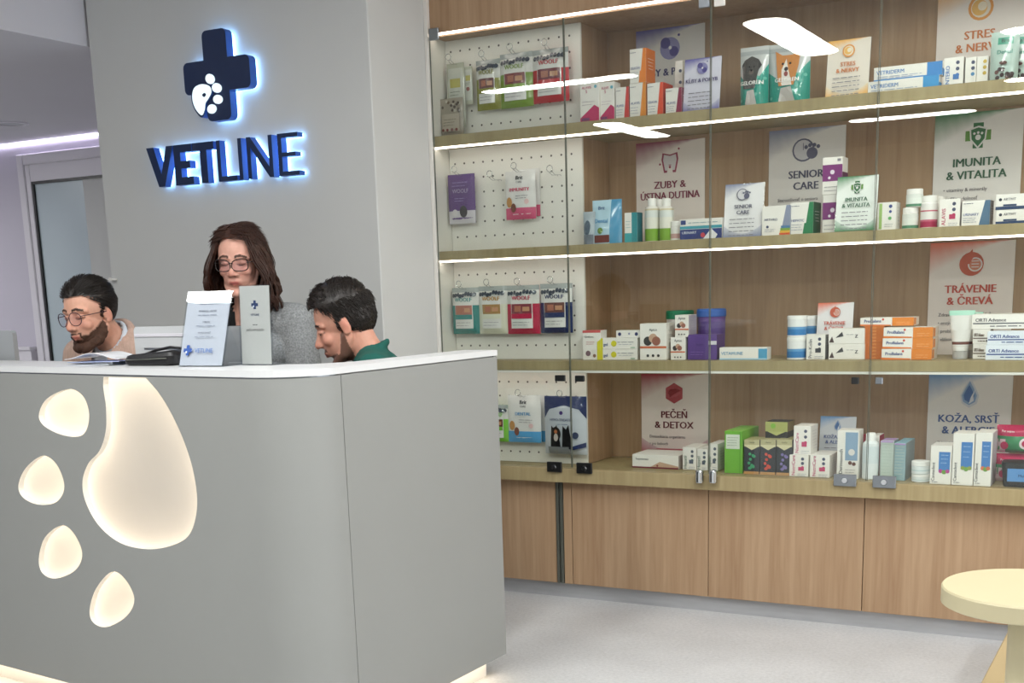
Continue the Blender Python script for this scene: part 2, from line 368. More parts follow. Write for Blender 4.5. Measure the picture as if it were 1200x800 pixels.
# door: white casing, black gasket, tinted pane, grey stile
dr = empty('door_1', (0, Y_FAR, 0)); tag(dr, kind='structure')
m = MB()
m.box(dx0-.065, dx0, -.03, -.002, 0, dz1+.07, ch=.006); m.box(dx1, dx1+.065, -.03, -.002, 0, dz1+.07, ch=.006); m.box(dx0, dx1, -.03, -.002, dz1, dz1+.07, ch=.006)
m.box(dx0, dx0+.045, -.02, .06, 0, dz1, ch=.004); m.box(dx1-.05, dx1, -.02, .06, 0, dz1, ch=.004); m.box(dx0+.045, dx1-.05, -.02, .06, dz1-.11, dz1, ch=.004)
m.build('door_frame', 'white_frame', dr)
a, b, c = dx0+.045, dx1-.05, dz1-.11
m = MB(); m.box(a, a+.018, -.015, .03, 0, c); m.box(a+.018, b, -.015, .03, c-.018, c); m.build('gasket', 'black_plastic', dr)
m = MB(); m.box(a+.018, a+.48, -.002, .012, 0, c-.018); m.build('door_glass', 'door_glass', dr)
m = MB(); m.box(a+.48, b, -.01, .02, 0, c-.018); m.build('stile', 'wall_paint', dr)
# ---------------------------------------------------------------- lamps on the ceiling
def stadium(lx, ly, n=10, r=None):
    r = min(lx, ly)/2 if r is None else r; pts = []
    for cx, cy, a in ((lx/2-r, ly/2-r, 0), (-lx/2+r, ly/2-r, 90), (-lx/2+r, -ly/2+r, 180), (lx/2-r, -ly/2+r, 270)):
        for i in range(n): t = math.radians(a+90*i/(n-1)); pts.append((cx+r*math.cos(t), cy+r*math.sin(t)))
    return pts
def ceiling_lamp(x, y, lx, ly, label, zc=Z_CEIL):
    e = empty('ceiling_light', (x, y, zc)); tag(e, label, 'ceiling light', 'stadium shaped ceiling lights')
    out = stadium(lx, ly); n = len(out); m = MB()
    inn = stadium(lx-.012, ly-.012)
    for z0, z1 in ((0, -.028),):
        m.add([(p[0], p[1], z0) for p in out]+[(p[0], p[1], z1) for p in out], [(i, (i+1) % n, n+(i+1) % n, n+i) for i in range(n)])
        m.add([(p[0], p[1], z1) for p in out]+[(p[0], p[1], z1) for p in inn], [(i, (i+1) % n, n+(i+1) % n, n+i) for i in range(n)])
    m.build('housing', 'white_frame', e)
    m = MB(); m.add([(p[0], p[1], -.0275) for p in inn], [tuple(range(n))]); m.build('diffuser', 'lamp', e)
ceiling_lamp(-2.17, 1.44, .27, 1.32, 'long white ceiling light pointing at the shelves, over the desk front')
ceiling_lamp(-4.0, .86, 1.2, .20, 'long white ceiling light running parallel to the shelves, left of the desk')
ceiling_lamp(-4.6, -1.9, .27, 1.4, 'long white ceiling light at the rear left of the room')
ceiling_lamp(-2.3, -2.7, 1.1, .27, 'long white ceiling light across the rear of the room')
ceiling_lamp(-.5, .83, 1.24, .24, 'long white ceiling light parallel to the shelves, over the open floor')
ceiling_lamp(-.72, -1.16, 1.26, .24, 'long white ceiling light behind the photographer, right of centre')
ceiling_lamp(1.2, 2.6, .27, 1.3, 'long white ceiling light over the right side of the shop floor')
ceiling_lamp(-.55, 3.15, .27, 1.3, 'added fill light on the ceiling close in front of the display case, out of view')  # unseen lamp added to brighten the desk side, return wall and floor
ceiling_lamp(-7.9, 4.3, .27, 1.1, 'added fill light in the lowered ceiling at the far left, out of view', Z_LOW)  # unseen lamp added to lift the dim recess wall and door
e = empty('downlight', (-6.36, 5.44, Z_LOW)); tag(e, 'round recessed downlight, switched off, in the lowered ceiling at left', 'downlight')
m = MB(); m.lathe([(.10, 0), (.10, -.006), (.078, -.008), (.074, .0)], seg=28); m.build('trim_ring', 'white_frame', e)
m = MB(); m.lathe([(.074, -.002), (.04, -.004), (0, -.004)], seg=28); m.build('lens', 'silver_shell', e)
# ---------------------------------------------------------------- lit sign on the wall
def rounded(x0, x1, z0, z1, r, n=5):
    return [(p[0]+(x0+x1)/2, p[1]+(z0+z1)/2) for p in stadium(x1-x0, z1-z0, n, r)]
def halo_letter(e, name, outline, holes=(), dep=.035, gap=.016):
    """a raised solid shape standing off the wall, lit from behind"""
    m = MB(); m.prism(outline, -gap-dep, -gap, mat=0, smat=1, holes=holes); o = m.build(name, ['blue_paint', 'blue_side_lit'], e)
    cx = sum(p[0] for p in outline)/len(outline); cz = sum(p[1] for p in outline)/len(outline)
    return o
sg = empty('wall_sign', (0, Y_SIGN, 0)); tag(sg, 'dark blue cross with a glowing paw print above halo-lit VETLINE lettering on the grey wall', 'sign')
def letter_polys():
    H0, H1 = 1.752, 1.912; H = H1-H0; out = []
    T = .036; t = .019; x = -3.925
    out.append(('letter', [[(x, H1), (x+T*1.15, H1), (x+.075, H0+.05), (x+.112, H1), (x+.112+T, H1), (x+.09, H0), (x+.056, H0)]])); x += .137
    def Eb(x, w, T): return [(x, H0), (x+w, H0), (x+w, H0+T*.85), (x+T, H0+T*.85), (x+T, H0+H/2-T*.4), (x+w*.86, H0+H/2-T*.4), (x+w*.86, H0+H/2+T*.4), (x+T, H0+H/2+T*.4), (x+T, H1-T*.85), (x+w, H1-T*.85), (x+w, H1), (x, H1)]
    out.append(('letter', [Eb(x+.014, .1, T)])); x += .112
    out.append(('letter', [[(x+.006, H1-T*.85), (x+.045, H1-T*.85), (x+.045, H0), (x+.045+T, H0), (x+.045+T, H1-T*.85), (x+.12, H1-T*.85), (x+.12, H1), (x+.006, H1)]])); x += .135
    out.append(('letter', [[(x, H0), (x+.1, H0), (x+.1, H0+t), (x+t, H0+t), (x+t, H1), (x, H1)]])); x += .112
    out.append(('letter', [[(x, H0), (x+t, H0), (x+t, H1), (x, H1)]])); x += .045
    out.append(('letter', [[(x, H0), (x+t, H0), (x+t, H1-.04), (x+.11, H0), (x+.13, H0), (x+.13, H1), (x+.13-t, H1), (x+.13-t, H0+.04), (x+.02, H1), (x, H1)]])); x += .158
    out.append(('letter', [Eb(x, .1, t)]))
    return out
for nm, ls in letter_polys():
    xs = [p[0] for p in ls[0]]; 
    o = halo_letter(sg, nm, ls[0]); c = ((min(xs)+max(xs))/2, 1.832)
    m = MB(); q = [(c[0]+(p[0]-c[0])*.96, c[1]+(p[1]-c[1])*.96) for p in ls[0]]
    m.prism(q, -.0155, -.009); m.build('halo_strip', 'led_blue', o)
CXs, CZs = -3.503, 2.158; a_, l_ = .062, .172
def cross(k=1.0, r=.022):
    A, Lx = a_*k, l_*k; pts = []
    def arc(cx, cz, a0): 
        return [(cx+r*math.cos(math.radians(a0+90*i/4)), cz+r*math.sin(math.radians(a0+90*i/4))) for i in range(5)]
    pts += arc(A-r, Lx-r, 0)[0:5]; pts += arc(-A+r, Lx-r, 90); pts += [(-A, A)]; pts += arc(-Lx+r, A-r, 90); pts += arc(-Lx+r, -A+r, 180); pts += [(-A, -A)]
    pts += arc(-A+r, -Lx+r, 180); pts += arc(A-r, -Lx+r, 270); pts += [(A, -A)]; pts += arc(Lx-r, -A+r, 270); pts += arc(Lx-r, A-r, 0); pts += [(A, A)]
    return [(CXs+p[0], CZs+p[1]) for p in pts]
m = MB(); m.prism(cross(), -.06, -.02, mat=0, smat=1); co = m.build('cross', ['blue_paint', 'blue_side_lit'], sg)
m = MB(); m.prism(cross(.965), -.0195, -.009); m.build('halo_strip', 'led_blue', co)
def spline(pts, n=6):
    out = []; k = len(pts)
    for i in range(k):
        p0, p1, p2, p3 = [Vector(pts[(i+j-1) % k]+(0,)) for j in range(4)]
        for s in range(n):
            t = s/n; q = .5*((2*p1)+(p2-p0)*t+(2*p0-5*p1+4*p2-p3)*t*t+(3*p1-p0-3*p2+p3)*t**3); out.append((q.x, q.y))
    return out
# glowing paw on the cross: a pad with a hole and four toes, each outlined dark
def pawpt(px, py): p = atY(px, py, Y_SIGN-.064); return (p.x, p.z)
pad = spline([pawpt(160+x/3.81, 20+y/3.81) for x, y in ((258, 318), (290, 300), (325, 308), (334, 335), (322, 362), (308, 385), (304, 415), (290, 438), (262, 405), (250, 360))])
hole = spline([pawpt(160+x/3.81, 20+y/3.81) for x, y in ((292, 348), (303, 338), (312, 346), (303, 358))], 3)
def grow(q, k):
    cx = sum(p[0] for p in q)/len(q); cz = sum(p[1] for p in q)/len(q); return [(cx+(p[0]-cx)*k, cz+(p[1]-cz)*k) for p in q]
m = MB(); m.prism(grow(pad, 1.14), -.0635, -.03, mat=0, smat=1); m.build('pad_rim', ['blue_paint', 'blue_side_lit'], co)
m = MB(); m.prism(pad, -.066, -.0636, holes=[hole]); m.build('paw_pad', 'logo_white', co)
for x, y, rx, ry, a in ((328, 276, 21, 26, -.3), (358, 316, 22, 25, -.5), (363, 367, 22, 23, 0), (336, 410, 21, 24, .4)):
    q = []
    for i in range(20):
        t = 2*PI*i/20; u, v = rx*.9*math.cos(t), ry*.88*math.sin(t); u, v = u*math.cos(a)-v*math.sin(a), u*math.sin(a)+v*math.cos(a)
        q.append(pawpt(160+(x+u)/3.81, 20+(y+v)/3.81))
    m = MB(); m.prism(q, -.066, -.0605); m.build('toe', 'logo_white', co)
p = atY(121, 328, Y_SIGN)
m = MB(); m.box(0, .028, -.03, -.001, -.004, .004, ch=.001); m.box(.008, .024, -.034, -.03, -.006, .008, ch=.001); o = m.build('wall_hook', 'white_metal', loc=(X_SL+.02, Y_SIGN, p.z)); tag(o, 'small white hook at the left edge of the grey sign wall, above the bearded man', 'hook')
# ---------------------------------------------------------------- reception desk
DH = 1.096; DB = Vector((-2.338, 2.555)); DT = Vector((.9915, -.130)).normalized(); DN = Vector((-DT.y, DT.x))  # DN points behind the desk
def desk_path(off=0.0, s0=-2.2, y_end=3.507, na=14):
    """plan line of the desk front, moved inwards by off"""
    r = .16; s1 = .1686; st = DB+DT*s1; c = st+DN*r; pts = [DB+DT*s0+DN*off]
    a0 = math.atan2(-DN.y, -DN.x); a1 = 0.0
    if a0 > a1: a0 -= 2*PI
    for i in range(na+1):
        a = a0+(a1-a0)*i/na; pts.append(c+Vector((math.cos(a), math.sin(a)))*(r-off))
    pts.append(Vector((-1.966-off, y_end))); return pts
dk = empty('reception_desk', (0, 0, 0)); tag(dk, 'light grey curved reception counter with a glowing paw print cut into its front', 'reception desk')
def desk_hole(pts): return spline(pts, 6)
big = [(-.450, 1.068), (-.35, 1.0685), (-.262, 1.068), (-.19, 1.012), (-.127, .92), (-.088, .82), (-.082, .72), (-.122, .635), (-.2, .593), (-.32, .568), (-.45, .574), (-.55, .62), (-.604, .69), (-.608, .752), (-.57, .808), (-.508, .85), (-.468, .91), (-.455, .98)]
def big_hole():
    s = spline(big, 6); return s[12:-0 or None] if False else s
holes = [spline(big[3:]+[], 6)]
# the pad runs square into the cap: straight top edge
h0 = [(-.452, 1.07), (-.258, 1.07)] + [q for q in spline(big, 6) if q[1] < 1.045]
cz = (-.33, .8); h0 = sorted(set(h0), key=lambda q: 0)
def order(pts):
    i0 = next(i for i, q in enumerate(pts) if q == (-.258, 1.07)); return pts
sp = spline(big, 6); right = []; 
k = [i for i, q in enumerate(sp) if q[1] < 1.045]; body = sp[k[0]:k[-1]+1]
holes = [[(-.452, 1.07), (-.258, 1.07)] + body]
holes += [spline(h, 6) for h in (
    [(-.797, .951), (-.744, 1.0), (-.629, 1.031), (-.562, 1.012), (-.54, .959), (-.567, .905), (-.620, .887), (-.706, .893), (-.782, .917)],
    [(-.955, .715), (-.901, .776), (-.800, .820), (-.732, .795), (-.705, .729), (-.755, .677), (-.853, .660), (-.935, .676)],
    [(-.888, .479), (-.841, .554), (-.745, .602), (-.685, .585), (-.649, .523), (-.694, .464), (-.805, .424), (-.875, .433)],
    [(-.642, .34), (-.597, .415), (-.508, .479), (-.444, .462), (-.410, .405), (-.456, .346), (-.56, .297), (-.628, .301)])]
def dpt(s, z, off): q = DB+DT*s+DN*off; return (q.x, q.y, z)
TH = .018
m = MB()
S1 = .1686; loops = [[(-2.2, .075), (S1, .075), (S1, 1.074), (-2.2, 1.074)]] + holes
flat = [p for l in loops for p in l]; tri = geometry.tessellate_polygon([[Vector((p[0], p[1], 0)) for p in l] for l in loops])
for off in (0, TH): m.add([dpt(p[0], p[1], off) for p in flat], tri, mat=0)
l = loops[0]
for i in range(4):
    a, b = l[i], l[(i+1) % 4]; m.add([dpt(*a, 0), dpt(*b, 0), dpt(*b, TH), dpt(*a, TH)], [(0, 1, 2, 3)], mat=0)
for l in holes:
    n = len(l); m.add([dpt(*p, 0) for p in l]+[dpt(*p, TH) for p in l], [(i, (i+1) % n, n+(i+1) % n, n+i) for i in range(n)], mat=1, smooth=True)
m.build('front_panel', ['desk_laminate', 'glow_panel'], dk)
P0, P1 = desk_path(0, na=24), desk_path(TH, na=24)
# curved corner, then the straight side panel with a seam between them
def ribbon(A, B, z0, z1, mb, smooth=True):
    n = len(A); vs = [(p.x, p.y, z) for p in A for z in (z0, z1)]
    mb.add(vs, [(2*i, 2*i+2, 2*i+3, 2*i+1) for i in range(n-1)], smooth=smooth)
    vs = [(p.x, p.y, z) for p in B for z in (z0, z1)]; mb.add(vs, [(2*i, 2*i+2, 2*i+3, 2*i+1) for i in range(n-1)], smooth=smooth)
    for z in (z0, z1): mb.add([(p.x, p.y, z) for p in A]+[(p.x, p.y, z) for p in B], [(i, i+1, n+i+1, n+i) for i in range(n-1)])
    for i in (0, n-1): mb.add([(A[i].x, A[i].y, z0), (B[i].x, B[i].y, z0), (B[i].x, B[i].y, z1), (A[i].x, A[i].y, z1)], [(0, 1, 2, 3)])
def ledge_poly(mb, z0, z1):
    o = [(p.x, p.y) for p in desk_path(-.002)]; q = DB+DT*(-2.2)+DN*.245; o += [(-2.090, 3.507), (-2.105, 2.90), (-2.17, 2.80), (-2.26, DB.y+DN.y*.245-.01), (q.x, q.y)]
    n = len(o); tri = geometry.tessellate_polygon([[Vector((p[0], p[1], 0)) for p in o]])
    for z in (z0, z1): mb.add([(p[0], p[1], z) for p in o], tri)
    mb.add([(p[0], p[1], z0) for p in o]+[(p[0], p[1], z1) for p in o], [(i, (i+1) % n, n+(i+1) % n, n+i) for i in range(n)])
m = MB(); ribbon(P0[1:-1], P1[1:-1], .075, 1.074, m); m.build('corner_panel', 'desk_laminate', dk)
A = [Vector((P0[-2].x, P0[-2].y+.0025)), P0[-1]]; B = [Vector((P1[-2].x, P1[-2].y+.0025)), P1[-1]]
m = MB(); ribbon(A, B, .075, 1.074, m); m.build('side_panel', 'desk_laminate', dk)
m = MB(); ledge_poly(m, 1.078, DH); m.build('top_ledge', 'desk_cap', dk)
m = MB(); ribbon(desk_path(.004), desk_path(.02), 1.074, 1.078, m, False); m.build('shadow_gap', 'steel', dk)
m = MB(); ribbon(desk_path(.10), desk_path(.118), .075, 1.078, m); m.build('inner_panel', 'desk_laminate', dk)
m = MB(); m.add([dpt(-2.2, .1, .0200), dpt(.02, .1, .0200), dpt(.02, 1.076, .0200), dpt(-2.2, 1.076, .0200)], [(0, 1, 2, 3)]); m.build('diffuser', 'opal_acrylic', dk)
A = [DB+DT*(-2.2)+DN*.088, DB+DT*.02+DN*.088]; B = [DB+DT*(-2.2)+DN*.094, DB+DT*.02+DN*.094]
m = MB(); ribbon(A, B, .1, 1.076, m); m.build('light_box_back', 'glow_panel', dk)
m = MB(); e_ = desk_path(0)[-1]; m.box(e_.x-.118, e_.x-.002, e_.y-.02, e_.y-.001, .075, 1.078); m.build('end_panel', 'desk_laminate', dk)
for l in holes:
    cx = sum(p[0] for p in l)/len(l); cz = sum(p[1] for p in l)/len(l); n = len(l); ring = []
    for i, p in enumerate(l):
        a, b = Vector(l[i-1]), Vector(l[(i+1) % n]); t = (b-a).normalized(); nn = Vector((t.y, -t.x))
        if nn.dot(Vector(p)-Vector((cx, cz))) < 0: nn = -nn
        q = Vector(p)+nn*.003; ring.append(dpt(q.x, min(q.y, 1.07), .042))
    m = MB(); m.tube(ring, .004, seg=6, closed=True); m.build('light_strip', 'led_warm', dk)
m = MB(); ribbon(desk_path(.06, y_end=3.47), desk_path(.08, y_end=3.47), 0, .074, m); m.build('plinth', 'glow_panel', dk)
m = MB(); ribbon(desk_path(.035, y_end=3.47), desk_path(.055, y_end=3.47), .066, .074, m); m.build('light_strip', 'led_floor', dk)
# worktop behind the ledge
A, B, C_, D_ = DB+DT*(-2.2)+DN*.12, DB+DT*(-.05)+DN*.12, DB+DT*(-.05)+DN*.42, DB+DT*(-2.2)+DN*.42
m = MB(); P = [(p.x, p.y) for p in (A, B, C_, D_)]
m.add([(x, y, .715) for x, y in P]+[(x, y, .74) for x, y in P], [(0, 3, 2, 1), (4, 5, 6, 7), (0, 1, 5, 4), (1, 2, 6, 5), (2, 3, 7, 6), (3, 0, 4, 7)]); m.build('worktop', 'desk_cap', dk)
# ---------------------------------------------------------------- built-in cabinets
SH = [1.906, 1.449, .998, .564]          # shelf tops
SB = [1.864, 1.412, .960, .506]
Y_SHELF, Y_GLASS, Y_DOOR, Y_PEG, Z_TOP, X_PEG = 4.50, 4.487, 4.53, 4.61, 2.288, -2.168
BX = [X_END, -2.206, -1.611, -1.008, -.405, .198, .80]
GX = [X_END+.018, -2.181, -1.594, -.995, -.396, .203, .80]
m = MB(); m.box(X_END, .8, 4.56, 4.574, 0, .063); struct('baseboard_back', m, 'toe_metal')
desc = ['oak base cabinet door next to the reception counter', 'oak base cabinet under the liver posters, right of the dark metal post', 'oak base cabinet in the middle, under the green and pink boxes',
        'oak base cabinet behind the round cream table', 'oak base cabinet beyond the round table, at the right edge', 'oak base cabinet at the far right end of the row']
for i in range(6):
    x0, x1 = BX[i], BX[i+1]; e = empty('base_cabinet', (x0, Y_DOOR, 0)); tag(e, desc[i], 'cabinet', 'oak base cabinets')
    w = x1-x0; dw0, dw1 = .0015, w-.0015
    if i == 0: dw1 = .519
    m = MB(); m.box(.0005, w-.0005, .02, .33, .066, .502); m.build('body', 'oak', e)
    m = MB(); m.box(dw0, dw1, 0, .019, .067, .500, ch=.0012); m.build('door', 'oak', e)
    if i == 0:
        m = MB(); m.box(.522, .534, -.004, .019, .067, .502, ch=.001); m.box(.540, .552, -.004, .019, .067, .502, ch=.001); m.box(.534, .540, .008, .019, .067, .502)
        m.build('metal_profile', 'dark_metal', e); m = MB(); m.box(.572-.016, .5925, 0, .019, .067, .502); m.build('filler_strip', 'oak', e)
m = MB(); m.box(X_END+.001, .799, 4.475, Y_BACK-.001, SB[3], SH[3]-.0006, ch=.0015); o = m.build('cabinet_worktop', 'oak_edge'); tag(o, 'long oak worktop running over the base cabinets', 'worktop')
cs = empty('display_case', (0, 0, 0)); tag(cs, 'tall glass-fronted oak display case with lit shelves of pet medicine', 'display case')
m = MB(); m.box(X_PEG, .8, Y_BACK, Y_BACK+.02, SH[3]+.0005, Z_TOP+.03); m.build('back_panel', 'oak', cs)
m = MB(); m.box(X_END+.001, X_END+.017, 4.48, Y_BACK, SH[3]+.001, Z_CEIL-.002, ch=.001); m.build('side_panel', 'white_metal', cs)
m = MB(); m.box(.801, .82, 4.48, Y_BACK, 0, Z_CEIL-.002); m.build('side_panel', 'oak', cs)
m = MB(); m.box(X_END+.018, .8, Y_SHELF, Y_SHELF+.02, Z_TOP+.012, Z_CEIL-.002); m.build('fascia', 'oak', cs)
m = MB(); m.box(X_END+.018, .8, Y_SHELF+.02, Y_BACK, Z_TOP, Z_TOP+.03); m.build('top_board', 'oak', cs)
for k in range(3):
    m = MB(); m.box(X_END+.018, .8, Y_SHELF, Y_BACK, SB[k], SH[k], ch=.001); m.build('shelf', 'oak_edge', cs)
for k, z in enumerate([Z_TOP+.012] + SB[:3]):
    m = MB(); m.box(X_END+.02, .798 if k else -1.665, Y_SHELF+.001, Y_SHELF+.011, z-.0075, z-.0005)
    if k == 0: m.box(-1.60, .798, Y_SHELF+.001, Y_SHELF+.011, z-.0075, z-.0005)
    if k == 3: m = MB(); m.box(X_END+.02, .798, Y_SHELF+.022, Y_SHELF+.032, z-.007, z-.0005); p_ = MB(); p_.box(X_END+.02, .798, Y_SHELF+.001, Y_SHELF+.018, z-.010, z-.0005, ch=.001); p_.build('shelf_glint_strip', 'white_metal', cs)  # third shelf: pale strip added in place of the reflection along its lower edge
    m.build('led_strip', 'led_shelf', cs)
tops = [Z_TOP] + [b for b in SB[:3]]
for k in range(4):
    z0, z1 = SH[k], tops[k]
    m = MB(); ox, oz = -2.755-.0225, (1.948, 1.508, 1.056, .608)[k]-.0296; m.box(X_END+.019-ox, X_PEG-ox, 0, .012, z0+.001-oz, z1-.001-oz); m.build('peg_board', 'peg_sheet', cs, loc=(ox, Y_PEG, oz))
    m = MB(); m.box(X_PEG-.018, X_PEG, Y_PEG+.013, Y_BACK-.001, z0+.001, z1-.001); m.build('divider', 'oak', cs)
for i in range(6):
    g = MB(); g.box(GX[i]+.0022, GX[i+1]-.0022, Y_GLASS, Y_GLASS+.006, SH[3]+.004, Z_TOP-.002)
    go = g.build('glass_door', 'cabinet_glass', cs)
    e = MB(); 
    for x in (GX[i]+.0015, GX[i+1]-.0029): e.box(x, x+.0014, Y_GLASS, Y_GLASS+.006, SH[3]+.004, Z_TOP-.002)
    e.build('glass_edge', 'glass_edge', go)
def clamp(x, z, w, h, mat, knob=True, par=cs):
    YG = Y_GLASS-(.0145 if z < .57 else .001); m = MB(); m.box(x-w/2, x+w/2, YG-.011, YG, z, z+h, ch=.002); o = m.build('hinge_clamp', mat, par)
    if knob:
        m = MB(); m.tube([(x, YG-.011, z+h*.5), (x, YG-.017, z+h*.5)], [h*.28, h*.22], seg=14, smooth=False); m.build('screw', 'chrome', o)
def clamp_px(px, py, w, h, mat, **k): p = atY(px, py, Y_GLASS-.01); clamp(p.x, p.z-h/2, w, h, mat, **k)
clamp_px(651, 546.5, .066, .042, 'black_plastic'); clamp_px(686, 548, .068, .044, 'black_plastic')
clamp_px(656, 443, .045, .024, 'black_plastic', knob=False); clamp_px(679, 443.5, .040, .024, 'black_plastic', knob=False)
clamp_px(991, 562, .082, .044, 'steel'); clamp_px(1037, 564, .082, .044, 'steel')
clamp_px(1002, 446, .026, .024, 'black_plastic', knob=False); clamp_px(1030, 446, .026, .024, 'steel', knob=False)
clamp_px(508, 40, .045, .045, 'steel', knob=False); clamp_px(825, 2, .04, .04, 'steel', knob=False); clamp_px(843, 0, .04, .04, 'white_metal', knob=False)
for px in (821, 837):
    p = atY(px, 557, 4.468); m = MB(); m.lathe([(.0, -.026), (.015, -.026), (.0165, -.022), (.0165, .018), (.014, .022), (0, .022)], seg=20)
    o = m.build('door_lock', 'chrome', cs); o.location = (p.x, 4.456, p.z)
# ---------------------------------------------------------------- printed goods
W_, K_ = '#eeeae4', '#2b2b30'
def span(p0, p1, ptop, pbot, Y):
    a = atY(p0, (ptop+pbot)/2, Y); b = atY(p1, (ptop+pbot)/2, Y); t = atY((p0+p1)/2, ptop, Y); return a.x, b.x, t.z
def art_front(mb, w, d, h, mat=0, lift=.0004): return Art(mb, (-w/2, -d/2, 0), (1, 0, 0), (0, 0, 1), w, h, lift, mat)
def art_right(mb, w, d, h): return Art(mb, (w/2, -d/2, 0), (0, 1, 0), (0, 0, 1), d, h)
def art_top(mb, w, d, h): return Art(mb, (-w/2, -d/2, h), (1, 0, 0), (0, 1, 0), w, d)
def carton(p0, p1, ptop, pbot, zb, label, fn, col=W_, side=None, top=None, D=.09, Y=4.56, rz=0, cat='box', name='medicine_box', group=None, h=None):
    x0, x1, zt = span(p0, p1, ptop, pbot, Y); w = x1-x0; hh = h or (zt-zb)
    m = MB(); m.box(-w/2, w/2, -D/2, D/2, 0, hh, col, ch=.0008, cols={'right': side or col, 'top': top or col})
    fn(art_front(m, w, D, hh), art_right(m, w, D, hh))
    at = art_top(m, w, D, hh); at.rect(.0, .48, 1, .49, '#c9c5be')
    o = m.build(name, 'print', loc=((x0+x1)/2, Y+D/2, zb), rz=rz); tag(o, label, cat, group); return o, zb+hh
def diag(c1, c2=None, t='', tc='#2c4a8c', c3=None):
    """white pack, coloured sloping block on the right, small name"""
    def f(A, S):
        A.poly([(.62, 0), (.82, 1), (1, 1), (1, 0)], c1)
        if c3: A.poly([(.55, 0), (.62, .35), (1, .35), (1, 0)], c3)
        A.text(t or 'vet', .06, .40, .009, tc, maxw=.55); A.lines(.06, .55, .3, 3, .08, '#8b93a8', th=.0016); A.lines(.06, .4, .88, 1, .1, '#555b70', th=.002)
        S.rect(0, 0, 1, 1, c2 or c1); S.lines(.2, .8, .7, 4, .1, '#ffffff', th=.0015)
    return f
def wide(t, tc, band, u=.6):
    def f(A, S):
        A.rect(0, 0, 1, .09, band); A.rect(u, 0, 1, 1, band) if u < 1 else None
        A.text(t, .04, .45, .013, tc, maxw=u-.08); A.lines(.05, u-.05, .25, 2, .12, '#8fa0bd', th=.0018)
        S.rect(0, 0, 1, .5, band)
    return f
def vert(t, tc, blot=None, blot2='#49506b'):
    def f(A, S):
        A.text(t, .30, .06, .013, tc, rot=PI/2)
        for i in range(3): A.disc(.7, .82-.2*i, .006, blot2 if i < 2 else tc)
        if blot: A.rect(.48, .28, .78, .45, blot)
        A.lines(.45, .95, .12, 2, .07, '#9aa0b0', th=.0015); S.lines(.15, .85, .8, 7, .1, '#c6c1c4', th=.0018)
    return f
